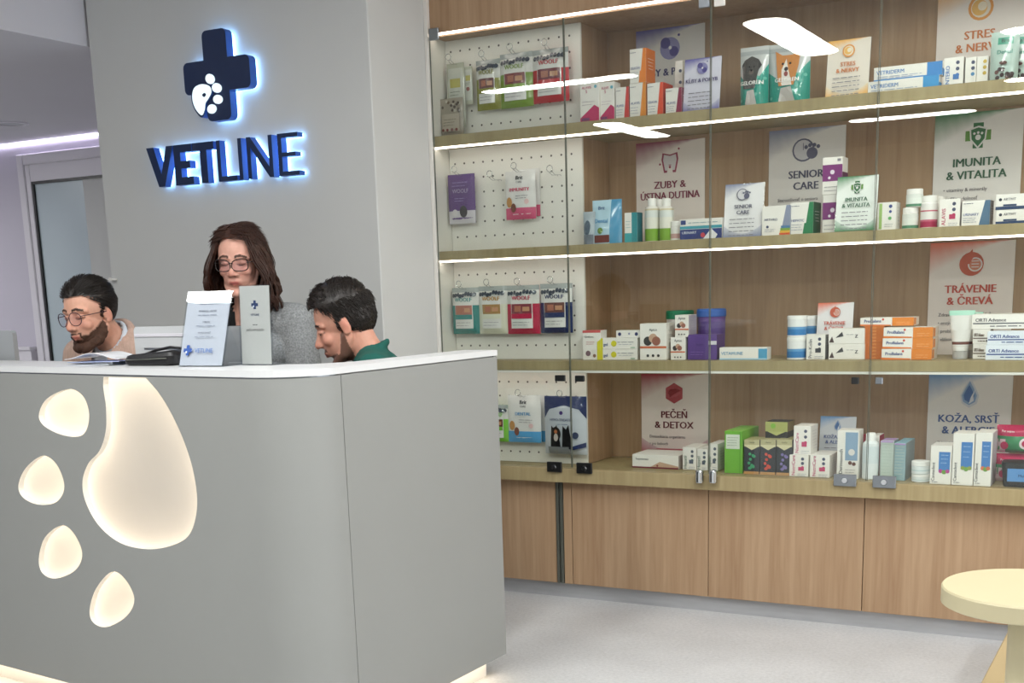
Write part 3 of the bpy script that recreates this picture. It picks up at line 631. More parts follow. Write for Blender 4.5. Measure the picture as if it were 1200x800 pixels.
# posters and table-top signs -------------------------------------------------
def icon(A, u, v, r, kind, c, c2):
    if kind == 'cells':
        A.disc(u, v, r*1.0, c2); A.disc(u-r*.45/A.w, v+r*.5/A.h, r*.5, c); A.disc(u+r*.4/A.w, v-r*.3/A.h, r*.45, c); A.disc(u+.03*r/A.w, v+r*.05/A.h, r*.16, '#f0edf0'); A.disc(u+r*.9/A.w, v+r*1.1/A.h, r*.12, c)
    elif kind == 'tooth':
        q = [(-.75, .8), (0, .62), (.75, .8), (.85, .2), (.6, -1), (.3, -1), (.15, -.35), (-.15, -.35), (-.3, -1), (-.6, -1), (-.85, .2)]
        A.poly([(u+a*r/A.w, v+b*r/A.h) for a, b in q], c); A.poly([(u+a*r*.8/A.w, v+b*r*.8/A.h) for a, b in q], '#d9d3d6')
        A.disc(u, v-r*.5/A.h, r*.12, c); A.disc(u+r*.9/A.w, v+r*1.1/A.h, r*.1, c); A.disc(u-r*1.0/A.w, v-r*.2/A.h, r*.1, c)
    elif kind == 'senior':
        A.disc(u-r*.3/A.w, v, r, c); A.disc(u-r*.3/A.w, v, r*.86, '#cfcdd2'); A.rect(u-r*.33/A.w, v, u-r*.27/A.w, v+r*.6/A.h, c)
        A.disc(u+r*.5/A.w, v-r*.3/A.h, r*.5, c)
        for a in (-.55, -.2, .2, .55): A.disc(u+r*(.5+a)/A.w, v+r*(.45-.4*abs(a))/A.h, r*.17, c)
    elif kind == 'shield':
        A.rect(u-r*.4/A.w, v-r/A.h, u+r*.4/A.w, v+r/A.h, c); A.rect(u-r/A.w, v-r*.4/A.h, u+r/A.w, v+r*.4/A.h, c2)
        q = [(-.62, .5), (0, .68), (.62, .5), (.55, -.3), (0, -.95), (-.55, -.3)]
        A.poly([(u+a*r*1.12/A.w, v+b*r*1.12/A.h) for a, b in q], '#dad8d6'); A.poly([(u+a*r*.92/A.w, v+b*r*.92/A.h) for a, b in q], c)
        A.disc(u, v-r*.15/A.h, r*.22, '#dad8d6')
        for a in (-.3, 0, .3): A.disc(u+r*a/A.w, v+r*(.22-.2*abs(a))/A.h, r*.1, '#dad8d6')
    elif kind == 'gut':
        A.disc(u, v, r, c); A.disc(u+r*.3/A.w, v-r*.05/A.h, r*.6, '#dcd5d2'); A.disc(u+r*.3/A.w, v-r*.05/A.h, r*.48, c2)
        for k in (-.25, .0, .25): A.rect(u, v+(k-.05)*r/A.h, u+r*.6/A.w, v+(k+.03)*r/A.h, '#dcd5d2')
        A.poly([(u-r*.6/A.w, v-r*.1/A.h), (u-r*.5/A.w, v+r*.6/A.h), (u+r*.05/A.w, v+r*1.25/A.h), (u+r*.1/A.w, v+r*.5/A.h), (u-r*.15/A.w, v+r*.02/A.h)], c)
    elif kind == 'liver':
        q = [(math.cos(math.radians(30+60*k)), math.sin(math.radians(30+60*k))) for k in range(6)]
        A.poly([(u+a*r/A.w, v+b*r/A.h) for a, b in q], c2); q2 = [(-.65, .1), (-.4, .4), (.2, .45), (.7, .3), (.3, .05), (-.1, -.15), (-.45, -.4)]
        A.poly([(u+a*r/A.w, v+b*r/A.h) for a, b in q2], c)
    elif kind == 'drop':
        for s, cc in ((1.25, '#c9ccd6'), (1, c2), (.72, c)):
            q = [(0, 1.2), (.35, .55), (.62, -.05), (.5, -.6), (0, -.9), (-.5, -.6), (-.62, -.05), (-.35, .55)]; A.poly([(u+(a*s-.1*(1.25-s))*r/A.w, v+b*s*r/A.h) for a, b in q], cc)
        A.poly([(u+a*r/A.w, v+b*r/A.h) for a, b in ((-.05, -.8), (.1, -.2), (.45, .5), (.3, -.1), (.35, -.5))], '#d6dae2')
    elif kind == 'swirl':
        A.disc(u, v, r, c); A.disc(u, v, r*.78, '#e8dccb'); A.disc(u-r*.1/A.w, v, r*.62, c2); A.disc(u+r*.12/A.w, v+r*.1/A.h, r*.36, '#f0e3cc')
def sheet(A, paper, tint, tint2, title, tc, kind, ic, ic2, subs, bullets=True, small=False, edge=False):
    s = A.w/.297
    A.rect(0, 0, 1, 1, paper)
    # printed corner sweep: strong at the corner, fading to paper
    n = 8; H = .12*s*1.0/A.h
    for i in range(n):
        a, b = i/n, (i+1)/n; ha, hb = H*(1-a)**1.6, H*(1-b)**1.6
        A.poly([(a, 1), (b, 1), (b, 1-hb), (a, 1-ha)], tint, [tint, tint, paper, paper])
    if edge:
        for i in range(n):
            a, b = i/n, (i+1)/n; f = lambda t: .06+.16*(2*t-1)**2
            A.poly([(a, 0), (b, 0), (b, f(b)), (a, f(a))], tint, [tint, tint, tint2, tint2])
    top = A.h; V = lambda d: 1-d*s/A.h
    icon(A, .5, V(.080), .043*s, kind, ic, ic2)
    A.text(title[0], .5, V(.183), .029*s, tc, 'c', bold=.03, maxw=.86)
    A.text(title[1], .5, V(.226), .029*s, tc, 'c', bold=.03, maxw=.86)
    for i, t in enumerate(subs):
        if small: A.lines(.16, .8, V(.265+.03*i), 1, .1, '#77757c', th=.0028, seed=i)
        else: A.text(t, .13, V(.268+.030*i), .0125*s, '#5c5a62', 'l', bold=.006, maxw=.75)
PST = {
 'lby': (['KĹBY & POHYB', ''], '#3a356f', 'cells', '#4c4590', '#8f8cc0', '#5a55a8', '#c6c4da', ['Pružné kĺby a', 'zdravé kosti', 'každý deň']),
 'zuby': (['ZUBY &', 'ÚSTNA DUTINA'], '#7e2541', 'tooth', '#9c3c58', '#9c3c58', '#8f2c4c', '#c9bcc4', ['Zdravé zuby', 'svieži dych']),
 'senior': (['SENIOR', 'CARE'], '#4a4a62', 'senior', '#5b5b74', '#5b5b74', '#7d84a2', '#c8c8d2', ['Starostlivosť o seniora', 'Kvalitný život vo vyššom', 'veku']),
 'imun': (['IMUNITA', '& VITALITA'], '#2f5c41', 'shield', '#2c6a3c', '#5f8e3a', '#2f7a45', '#c6d2c8', ['• vitamíny & minerály', '• vyššia odolnosť', '• viac energie']),
 'trav': (['TRÁVENIE', '& ČREVÁ'], '#c34a34', 'gut', '#c35434', '#cf7a5c', '#e0643c', '#dccac2', ['Zdravé trávenie každý deň', '• enzýmy', '• probiotiká', '• vláknina']),
 'pecen': (['PEČEŇ', '& DETOX'], '#6d3038', 'liver', '#8a2028', '#b05058', '#a8243c', '#d4b9be', ['Detoxikácia organizmu', '• po liekoch', '• ochrana pečene', '• toxíny']),
 'koza': (['KOŽA, SRSŤ', '& ALERGIE'], '#2d4f8f', 'drop', '#2a5c9c', '#7f9dc4', '#4a86c0', '#c4ced8', ['Zdravá koža & srsť', '• menej svrbenia', '• lesklá srsť']),
 'stres': (['STRES', '& NERVY'], '#cb7434', 'swirl', '#e0963c', '#e8b45c', '#eeb04c', '#ecdcc0', ['pokojný pes a mačka', '• stres', '• nervozita']),
}
def poster(key, p0, p1, ptop, pbot, zb, label, edge=False, tall=None):
    Y = Y_BACK-.004; x0, x1, zt = span(p0, p1, ptop, pbot, Y); w = x1-x0; h = min(zt-zb, .42) if tall is None else tall
    zb = zt-h if tall else zb
    m = MB(); m.box(-w/2, w/2, -.0015, .0015, 0, h, '#d6d0ce'); A = Art(m, (-w/2, -.0015, 0), (1, 0, 0), (0, 0, 1), w, h, .0003)
    T, tc, k, ic, ic2, t1, t2, subs = PST[key]; sheet(A, '#ece2dc' if key in ('zuby', 'pecen', 'trav', 'stres') else '#e6e2df', t1, t2, T, tc, k, ic, ic2, subs, edge=edge)
    o = m.build('poster', 'print', loc=((x0+x1)/2, Y, zb)); tag(o, label, 'poster', 'A3 posters on the back of the display case'); return o
def table_sign(key, p0, p1, ptop, pbot, zb, label, Y=4.57, rz=0, paper='#e6e4e6'):
    x0, x1, zt = span(p0, p1, ptop, pbot, Y); w = x1-x0; h = zt-zb
    e = empty('table_sign', ((x0+x1)/2, Y, zb), rz); tag(e, label, 'sign', 'small table-top signs')
    t = math.radians(8); U, V = (1, 0, 0), Vector((0, math.sin(t), math.cos(t))); hh = h/math.cos(t)
    m = MB(); nrm = Vector(U).cross(V)
    A = Art(m, (-w/2, 0, .001), U, V, w, hh, .0006); T, tc, k, ic, ic2, t1, t2, subs = PST[key]
    m.add([(-w/2, 0, .001), (w/2, 0, .001), (w/2, hh*math.sin(t), h), (-w/2, hh*math.sin(t), h)], [(0, 1, 2, 3)], '#dddde2')
    sheet(A, paper, t1, t2, T, tc, k, ic, ic2, subs+[' ', ' '], small=True, edge=True); m.build('card', 'print', e)
    m = MB(); m.add([(-w/2-.002, .0015, 0), (w/2+.002, .0015, 0), (w/2+.002, hh*math.sin(t)+.0015, h+.002), (-w/2-.002, hh*math.sin(t)+.0015, h+.002),
                     (-w/2-.002, .004, 0), (w/2+.002, .004, 0), (w/2+.002, hh*math.sin(t)+.004, h+.002), (-w/2-.002, hh*math.sin(t)+.004, h+.002)],
                    [(0, 1, 2, 3), (4, 7, 6, 5), (0, 4, 5, 1), (2, 6, 7, 3), (1, 5, 6, 2), (0, 3, 7, 4)])
    m.box(-w/2-.002, w/2+.002, .004, .06, 0, .002); m.build('holder', 'acrylic', e); return e
# bags ------------------------------------------------------------------------
class BagArt(Art):
    def text(s, t, u, v, size, col, align='l', bold=.012, rot=0, maxw=None):
        n0 = len(s.mb.v); super().text(t, u, v, size, col, align, bold, rot, maxw)
        for i in range(n0, len(s.mb.v)):
            x, y, z = s.mb.v[i]; s.mb.v[i] = (x, y-s.bul(min(1, max(0, (x-s.O.x)/s.w)), min(1, max(0, z/s.h)))-.0006, z)
    def bul(s, u, v): return 0
    def pt(s, u, v): return s.O + s.U*(u*s.w) + s.V*(v*s.h) + s.n*(s.lift*(1+s.k*.5)+s.bul(u, v))
    def poly(s, pts, col, cols=None):
        us = [p[0] for p in pts]; vs = [p[1] for p in pts]
        if len(pts) == 4 and not cols and us[0] == us[3] and us[1] == us[2] and vs[0] == vs[1]:
            s.k += 1; a, b = max(1, int((us[1]-us[0])*14)), max(1, int((vs[2]-vs[0])*18)); P = [s.pt(us[0]+(us[1]-us[0])*i/a, vs[0]+(vs[2]-vs[0])*j/b) for j in range(b+1) for i in range(a+1)]
            s.mb.add(P, [(j*(a+1)+i, j*(a+1)+i+1, (j+1)*(a+1)+i+1, (j+1)*(a+1)+i) for j in range(b) for i in range(a)], col, s.mat, True); return
        if cols: return super().poly(pts, col, cols)
        s.k += 1; tri = geometry.tessellate_polygon([[Vector((p[0]*s.w, p[1]*s.h, 0)) for p in pts]]); P = []; F = []
        def rec(a, b, c):
            e = [(math.hypot(p[0]-q[0], p[1]-q[1]), k) for k, (p, q) in enumerate(((a, b), (b, c), (c, a)))]; l, k = max(e)
            if l < .09: i = len(P); P.extend(s.pt(*q) for q in (a, b, c)); F.append((i, i+1, i+2)); return
            if k == 0: m_ = ((a[0]+b[0])/2, (a[1]+b[1])/2); rec(a, m_, c); rec(m_, b, c)
            elif k == 1: m_ = ((b[0]+c[0])/2, (b[1]+c[1])/2); rec(a, b, m_); rec(a, m_, c)
            else: m_ = ((a[0]+c[0])/2, (a[1]+c[1])/2); rec(a, b, m_); rec(m_, b, c)
        for t in tri: rec(*[pts[i] for i in t])
        s.mb.add(P, F, col, s.mat, True)
def pouch(name, w, h, d, fn, base, back=None, stand=False, seed=0):
    m = MB()
    def bul(u, v):
        e = max(0, 1-abs(2*u-1)**3)
        f = (min(1, (1-v)*1.6) if stand else min(1, (1-v)*5)*min(1, v*9+.05))
        return d/2*e*f*(1+.22*noise.noise(Vector((u*3+seed*7.3, v*4, seed)))) + .0008*noise.noise(Vector((u*14, v*16, seed+3)))*e
    nu, nv = 14, 18
    for sgn in (-1, 1):
        P = [(-w/2+w*i/nu, sgn*(bul(i/nu, j/nv)+.0004), h*j/nv) for j in range(nv+1) for i in range(nu+1)]
        m.add(P, [(j*(nu+1)+i, j*(nu+1)+i+1, (j+1)*(nu+1)+i+1, (j+1)*(nu+1)+i) for j in range(nv) for i in range(nu)], base if sgn < 0 else (back or base), 0, True)
    b = [(-w/2+w*i/nu, sg*(bul(i/nu, 0)+.0004), 0) for sg in (-1, 1) for i in range(nu+1)]; m.add(b, [(i, i+1, nu+2+i, nu+1+i) for i in range(nu)], base)
    A = BagArt(m, (-w/2, 0, 0), (1, 0, 0), (0, 0, 1), w, h, .0011); A.bul = bul
    fn(A); return m
def woolf(c, c2, txt='WOOLF'):
    def f(A):
        A.rect(0, 0, 1, 1, '#d8d8d4'); A.rect(0, 0, 1, .62, c); A.rect(0, .9, 1, 1, '#9ba3a2')
        rr = random.Random(3)
        for i in range(9): A.disc(.08+.1*i, .82+.05*rr.random(), .006+.004*rr.random(), '#2f3a48', n=9, ry=.009)
        A.rect(.18, .12, .84, .72, '#dfdeda'); A.text(txt, .5, .70, .017, c if c != '#dcdcc8' else '#b8862c', 'c', bold=.03, maxw=.62)
        A.rect(.2, .42, .82, .62, c2); A.rect(.3, .46, .5, .58, '#b07058'); A.rect(.55, .47, .76, .56, '#c89470'); A.rect(.2, .32, .82, .42, c)
        A.lines(.24, .78, .24, 2, .06, '#8c8c90', th=.002)
    return f
def purple(A):
    A.rect(0, 0, 1, 1, '#5c3a7c'); A.rect(.0, .0, 1, .26, '#cfcad2'); A.text('WOOLF', .5, .62, .017, '#b9a6cc', 'c', maxw=.6); A.disc(.6, .24, .018, '#2c2830', ry=.024); A.disc(.28, .22, .014, '#d8d2d6'); A.lines(.2, .8, .82, 2, .07, '#8d74ac', th=.004); A.lines(.3, .7, .5, 2, .05, '#a08cc0')
def meaty(c, tc, t='Brit', two='Let\'s Bite'):
    def f(A):
        A.rect(0, 0, 1, 1, '#e4e2e0'); A.rect(0, 0, 1, .24, c); A.text(t, .5, .82, .016, '#22242c', 'c', bold=.03); A.text('CARE', .5, .75, .008, '#33343c', 'c')
        A.text(two, .5, .58, .014, tc, 'c', bold=.03, maxw=.8); A.disc(.15, .36, .014, '#c08c50', ry=.02); A.disc(.3, .24, .012, '#7c4a3c', ry=.018); A.disc(.74, .36, .01, '#e8c4c4')
        A.lines(.38, .8, .48, 2, .05, '#6c6c74', th=.002)
    return f
def treats(A):
    A.rect(0, 0, 1, 1, '#b3b5a4'); A.rect(.08, .1, .92, .92, '#c4c6bc'); A.rect(.2, .62, .8, .76, '#b8b060'); A.disc(.5, .4, .008, '#7c3c34'); A.lines(.2, .8, .55, 2, .05, '#707468')
def brown(A):
    A.rect(0, 0, 1, 1, '#9c9284'); rr = random.Random(5)
    for i in range(14): A.disc(.1+.8*rr.random(), .62+.3*rr.random(), .006, rr.choice(['#4c3c30', '#6c5a48', '#c0b8a8']), n=8)
    A.rect(.12, .08, .88, .56, '#b0a494'); A.lines(.2, .8, .4, 3, .08, '#6c6458')
    for i in range(4): A.disc(.2+.2*i, .12, .006, '#6c2c28', n=8)
def hillsbag(A):
    A.rect(0, 0, 1, 1, '#c3c8d0'); A.rect(0, .84, 1, 1, '#25305c'); A.poly([(0, .62), (0, .84), (.45, .84), (.15, .78)], '#25305c'); A.poly([(1, .62), (.85, .78), (.55, .84), (1, .84)], '#25305c')
    A.disc(.44, .72, .008, '#4c3474'); A.text('HYPO-TREATS', .42, .58, .011, '#33406c', 'c', maxw=.7); A.lines(.35, .6, .52, 1, .1, '#6a7490')
    for u in (.18, .46): A.poly([(u, .1), (u+.02, .5), (u+.1, .44), (u+.16, .52), (u+.26, .1)], '#1e1c1e')
    A.disc(.32, .36, .022, '#2a2220', ry=.03); A.disc(.32, .30, .010, '#c8bcb4', ry=.016); A.disc(.32, .4, .008, '#b06c44'); A.rect(.12, .02, .62, .14, '#8a8e94')
    A.disc(.78, .34, .014, '#3c4460'); A.poly([(.66, .14), (1, .22), (1, .14), (.66, .08)], '#25305c')
def dogbag(kind):
    def f(A):
        A.rect(0, 0, 1, 1, '#c9cccb'); A.poly([(0, 0), (0, .55), (.5, .3), (1, .7), (1, .0)], '#2f9c8c'); A.rect(0, .86, 1, .93, '#aeb3b4'); rr = random.Random(2)
        for i in range(8): A.disc(rr.random()*.9+.05, .08+rr.random()*.4, .006, '#6cc0b0', n=8)
        if kind == 'black':
            A.poly([(.22, .3), (.16, .6), (.2, .78), (.45, .84), (.7, .78), (.72, .6), (.62, .3)], '#4a4846'); A.poly([(.16, .6), (.1, .7), (.2, .78)], '#2e2c2c'); A.poly([(.72, .6), (.82, .68), (.7, .78)], '#2e2c2c')
            A.disc(.4, .66, .003, '#141414'); A.disc(.56, .66, .003, '#141414'); A.disc(.48, .57, .009, '#6c625c'); A.disc(.48, .6, .004, '#161414')
        else:
            A.poly([(.3, .3), (.22, .66), (.18, .88), (.36, .8), (.6, .8), (.78, .88), (.76, .64), (.66, .3)], '#c98648'); A.poly([(.38, .3), (.36, .56), (.46, .74), (.52, .56), (.62, .3)], '#e8e2da')
            A.disc(.38, .66, .004, '#1c1410'); A.disc(.56, .66, .004, '#1c1410'); A.disc(.47, .57, .007, '#1c1614'); A.disc(.47, .49, .007, '#8c4038', ry=.009)
        A.poly([(.3, 0), (.36, .26), (.6, .28), (.72, 0)], '#b9b4b0'); A.text('GELOREN', .5, .36, .014, '#f4f4f2', 'c', bold=.03, maxw=.86)
    return f
def hang(p0, p1, ptop, pbot, fn, base, label, d=.03, Y=4.578, seed=0, group='treat bags hung on the peg boards', tilt=0, stack=0):
    x0, x1, zt = span(p0, p1, ptop, pbot, Y); a = atY((p0+p1)/2, pbot, Y); w = x1-x0; h = zt-a.z
    m = pouch('treat_bag', w, h, d, fn, base, seed=seed); o = m.build('treat_bag', 'film', loc=((x0+x1)/2, Y, a.z)); o.rotation_euler = (0, tilt, 0); tag(o, label, 'treat bag', group); return (x0+x1)/2, zt
def hook(x, z, label, Y=4.555):
    e = empty('peg_hook', (x, Y_PEG, z)); tag(e, label, 'hook', 'wire hooks in the peg boards'); L_ = Y_PEG-Y+.03
    m = MB()
    for dx in (-.007, .007): m.tube([(dx, 0, 0), (dx, -.004, .004), (dx, -L_*.6, 0), (dx, -L_, .012)], .0013, seg=6)
    m.build('wire', 'chrome', e)
    m = MB(); m.tube([(.0125*math.cos(t), -L_-.002, .022+.0125*math.sin(t)) for t in [2*PI*k/14 for k in range(14)]], .0015, seg=6, closed=True); m.build('ring', 'chrome', e)
HB = [  # peg-board stock, row by row
 (525, 545, 74, 150, treats, '#b3b5a4', 'slim grey-green sleeve of chew sticks, top row, far left', .012),
 (545, 554, 78, 122, treats, '#c8c09c', 'narrow yellowish stick of chews beside the grey-green sleeve', .01),
 (559, 587, 70, 129, woolf('#8c8c34', '#6c4444'), '#8c8c34', 'olive treat bag, leftmost of the three bags in the top peg row', .034),
 (587, 625, 62, 126, woolf('#7c9a34', '#7c3c3c'), '#7c9a34', 'bright green treat bag between the olive and the red bag', .036),
 (625, 667, 57, 120, woolf('#c02c34', '#74343c'), '#c02c34', 'red treat bag in the top peg row', .036),
 (526, 557, 204, 262, purple, '#5c3a7c', 'purple and white treat bag hanging alone at the left of the second peg row', .02),
 (593, 628, 200, 257, meaty('#d0587c', '#c83c64', 'Brit', 'IMMUNITY'), '#d8d4d6', 'white and pink treat bag hanging in the second peg row', .022),
 (531, 562, 337, 391, woolf('#2c8480', '#b07060'), '#2c8480', 'teal treat bag in the third peg row', .036),
 (562, 595, 335, 391, woolf('#dcdcc8', '#a88450'), '#c8ccb8', 'cream treat bag between the teal and the crimson bag', .032),
 (595, 633, 334, 391, woolf('#b81c44', '#80303c'), '#b81c44', 'crimson treat bag in the third peg row', .036),
 (634, 671, 332, 390, woolf('#1c2c5c', '#6c4038'), '#1c2c5c', 'navy treat bag at the right of the third peg row', .036),
 (573, 596, 474, 517, woolf('#7cc044', '#6c4434'), '#7cc044', 'lime green treat bag half hidden by the counter, bottom peg row', .03),
 (596, 634, 463, 518, meaty('#5ca4d8', '#4c94c8', 'Brit', 'DENTAL'), '#d4dce2', 'white and sky-blue treat bag in the bottom peg row', .022),
 (639, 688, 464, 532, hillsbag, '#b8bec8', 'large grey and navy treat bag with a dog picture, bottom peg row', .04)]
for i, (a, b, c, d, fn, base, lab, dep) in enumerate(HB):
    x, z = hang(a, b, c, d, fn, base, lab, d=dep, seed=i)
    if i != 1: hook(x, z-.006, 'wire hook carrying the ' + lab.split(',')[0].replace(' hanging alone at the left of the second peg row', '').replace(' in the', ' of the'))
hang(517, 543, 115, 158, brown, '#9c9284', 'clear pack of brown chews hanging low over the grey-green sleeve', d=.014, Y=4.560, seed=31)
hang(601, 633, 198, 254, meaty('#d0587c', '#c83c64'), '#c4c2c2', 'white and pink treat bag behind the front one of the second peg row', d=.005, Y=4.604, seed=32)
hang(603, 640, 463, 517, meaty('#4c94c8', '#4c94c8'), '#b4c4ce', 'white and sky-blue treat bag tucked behind its twin in the bottom peg row', d=.005, Y=4.604, seed=33)
for px, py, lab in ((571, 206, 'empty wire hook just right of the purple treat bag'), (641, 200, 'empty wire hook at the right of the second peg row')):
    p = atY(px+8, py+5, 4.56); hook(p.x, p.z, lab)
# stock on the shelves -----------------------------------------------------------
Z1, Z2, Z3, Z4 = [z+.0006 for z in SH]
poster('lby', 746, 826, 32, 140, Z1, 'purple joint-care poster in the top row, partly hidden by boxes')
poster('stres', 1098, 1200, -19, 100, Z1, 'orange STRES & NERVY poster at the top right')
poster('zuby', 746, 826, 165, 280, Z2, 'ZUBY & ÚSTNA DUTINA poster with a tooth outline')
poster('senior', 901, 990, 150, 270, Z2, 'SENIOR CARE poster with a clock and paw icon')
poster('imun', 1094, 1197, 131, 260, Z2, 'IMUNITA & VITALITA poster with a green cross and shield')
poster('trav', 1088, 1187, 283, 415, Z3, 'TRÁVENIE & ČREVÁ poster with an orange leaf and gut icon')
poster('pecen', 752, 830, 438, 531, Z4+.012, 'PEČEŇ & DETOX poster with a dark red liver icon', edge=True)
poster('koza', 1087, 1185, 437, 540, Z4, 'KOŽA, SRSŤ & ALERGIE poster with a blue drop icon')
table_sign('lby', 800, 843, 67, 131, Z1, 'small purple joint-care sign on the top shelf', paper='#dcdaea')
table_sign('stres', 968, 1018, 45, 117, Z1, 'small orange STRES & NERVY sign on the top shelf', paper='#e6dcd0')
table_sign('senior', 848, 893, 215, 278, Z2, 'small pale SENIOR CARE sign on the second shelf', rz=.03)
table_sign('imun', 979, 1027, 206, 271, Z2, 'small green IMUNITA & VITALITA sign on the second shelf', Y=4.53, paper='#e8ece6')
table_sign('trav', 956, 998, 355, 412, Z3, 'small orange TRÁVENIE & ČREVÁ sign on the third shelf', Y=4.665)
table_sign('koza', 959, 1001, 489, 545, Z4, 'small blue KOŽA, SRSŤ & ALERGIE sign behind the cartons', Y=4.72, paper='#d4d8e0')
def alavis(c, c2):
    def f(A, S):
        A.text('ALAVIS', .1, .82, .010, c, maxw=.5); A.disc(.82, .86, .006, c2); A.text('5', .3, .72, .012, c); A.poly([(0, 0), (0, .12), (.35, .26), (.75, .42), (1, .34), (1, 0)], '#c02460'); A.lines(.1, .8, .5, 2, .07, '#b8a8b8', th=.0016); A.rect(.08, .05, .5, .12, '#7c3c6c')
    return f
G1 = 'cartons on the top shelf'; G2 = 'packs on the second shelf'; G3 = 'packs on the third shelf'; G4 = 'packs on the worktop'
carton(680, 702, 95, 143, Z1, 'white carton with a large magenta wave, leftmost on the top shelf', alavis('#c03c6c', '#6cb4c8'), D=.06, group=G1, Y=4.55)
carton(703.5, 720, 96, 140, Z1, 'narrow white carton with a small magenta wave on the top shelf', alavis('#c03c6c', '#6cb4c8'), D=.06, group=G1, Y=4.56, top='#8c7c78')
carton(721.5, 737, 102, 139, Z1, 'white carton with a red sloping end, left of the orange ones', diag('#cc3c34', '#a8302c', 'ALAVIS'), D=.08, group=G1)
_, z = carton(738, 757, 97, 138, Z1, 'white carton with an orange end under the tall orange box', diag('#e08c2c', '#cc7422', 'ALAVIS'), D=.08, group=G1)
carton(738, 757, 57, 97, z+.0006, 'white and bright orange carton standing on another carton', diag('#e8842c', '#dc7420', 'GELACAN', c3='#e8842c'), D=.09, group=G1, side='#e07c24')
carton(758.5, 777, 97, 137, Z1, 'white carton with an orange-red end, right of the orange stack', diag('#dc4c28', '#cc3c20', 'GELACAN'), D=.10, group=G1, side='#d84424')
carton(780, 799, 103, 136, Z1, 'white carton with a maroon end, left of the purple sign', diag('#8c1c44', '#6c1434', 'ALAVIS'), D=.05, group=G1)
carton(791, 800, 71, 100, Z1, 'tall slim white carton behind the maroon-ended one', vert('GEL', '#4c4c8c'), D=.05, Y=4.66, group=G1)
for p0, p1, pt, k, lab, s, w in ((868, 901, 55, 'black', 'teal dog food bag showing a dark grey dog', 4, 0), (900, 948, 50, 'corgi', 'teal dog food bag showing an orange and white dog', 6, .05)):
    Y = 4.60; x0, x1, zt = span(p0, p1, pt, 124, Y); m = pouch('dog_food_bag', x1-x0, zt-Z1, .07, dogbag(k), '#c9cccb', '#2f9c8c', stand=True, seed=s); o = m.build('dog_food_bag', 'film', loc=((x0+x1)/2, Y+w*.3, Z1), rz=w); tag(o, lab, 'dog food bag', 'dog food bags on the top shelf')
_, z = carton(1017, 1100, 97, 110, Z1, 'lower of the two long white and blue cartons on the top shelf', wide('VETRIDERM', '#3c7cc0', '#3c94d0', .78), D=.05, group=G1, h=.042)
carton(1024, 1104, 82, 97, z+.0006, 'upper of the two long white and blue cartons on the top shelf', wide('VETRIDERM', '#3c7cc0', '#3c84c8', .78), D=.05, group=G1, Y=4.565, h=.044)
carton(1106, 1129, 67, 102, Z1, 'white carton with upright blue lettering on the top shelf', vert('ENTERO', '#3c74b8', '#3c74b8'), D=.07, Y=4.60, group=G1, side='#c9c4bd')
carton(1131, 1144, 67, 98, Z1, 'white carton with tiny blue print, left one of a pair on the top shelf', vert('', '#4c84b0'), D=.06, Y=4.60, group=G1)
carton(1144.5, 1158, 66, 97, Z1, 'white carton with tiny yellow print, right one of a pair on the top shelf', vert('', '#c8a83c', None, '#c8a83c'), D=.06, Y=4.60, group=G1)
def mint(A):
    A.rect(0, 0, 1, 1, '#b4c8c0'); A.rect(.25, .74, .8, .88, '#4c9c84'); A.text('Brit', .52, .78, .012, '#20302c', 'c'); A.text('Dental', .52, .55, .013, '#3c8c7c', 'c'); rr = random.Random(9)
    for i in range(10): A.disc(.15+.7*rr.random(), .05+.2*rr.random(), .007, rr.choice(['#3c2c2a', '#6c4c44']), n=8)
    A.disc(.5, .36, .012, '#5c3830', ry=.006)
for p0, p1, pt, Y, lab, s in ((1161, 1194, 37, 4.58, 'pale mint treat pouch with brown chews, top shelf at right', 11), (1180, 1212, 36, 4.66, 'darker mint pouch standing behind the pale one at the right edge', 12)):
    x0, x1, zt = span(p0, p1, pt, 97, Y); m = pouch('treat_pouch', x1-x0, zt-Z1, .05, mint, '#9cb8b0' if s == 11 else '#5c8c84', stand=True, seed=s); o = m.build('treat_pouch', 'film', loc=((x0+x1)/2, Y, Z1)); tag(o, lab, 'treat pouch', 'mint pouches')
# second shelf
def cute(A):
    A.rect(0, 0, 1, 1, '#a8b4bc'); A.disc(.4, .5, .014, '#4c5c6c', ry=.03); A.rect(.1, .0, .9, .3, '#6c7480')
def brusky(A):
    A.rect(0, 0, 1, 1, '#b8d8e8'); A.rect(.66, 0, 1, 1, '#4c94bc'); A.text('Brit', .34, .78, .014, '#20508c', 'c'); A.text('Dental', .36, .48, .016, '#3c8cc0', 'c', maxw=.6); A.rect(.1, .03, .66, .2, '#7c4038'); A.disc(.34, .3, .012, '#6c8c3c')
for p0, p1, pt, pb, Y, fn, base, lab, d, s in ((684, 698, 248, 287, 4.56, cute, '#8c98a0', 'small grey pouch at the left end of the second shelf', .03, 14), (695, 729, 234, 286, 4.57, brusky, '#9cc4d8', 'light blue dental treat pouch on the second shelf', .05, 15)):
    x0, x1, zt = span(p0, p1, pt, pb, Y); m = pouch('treat_pouch', x1-x0, zt-Z2, d, fn, base, stand=True, seed=s); o = m.build('treat_pouch', 'film', loc=((x0+x1)/2, Y, Z2)); tag(o, lab, 'treat pouch', 'pouches on the second shelf')
def teal(A, S): A.rect(.55, 0, 1, 1, '#2c8c94'); A.rect(0, 0, .55, .32, '#3ca4ac'); A.lines(.1, .5, .7, 3, .1, '#7cb0b4', th=.0016); S.rect(0, 0, 1, 1, '#1c6c78')
carton(732, 747, 249, 285, Z2, 'slim white and teal carton on the second shelf', teal, D=.05, group=G2, side='#1c6c78')
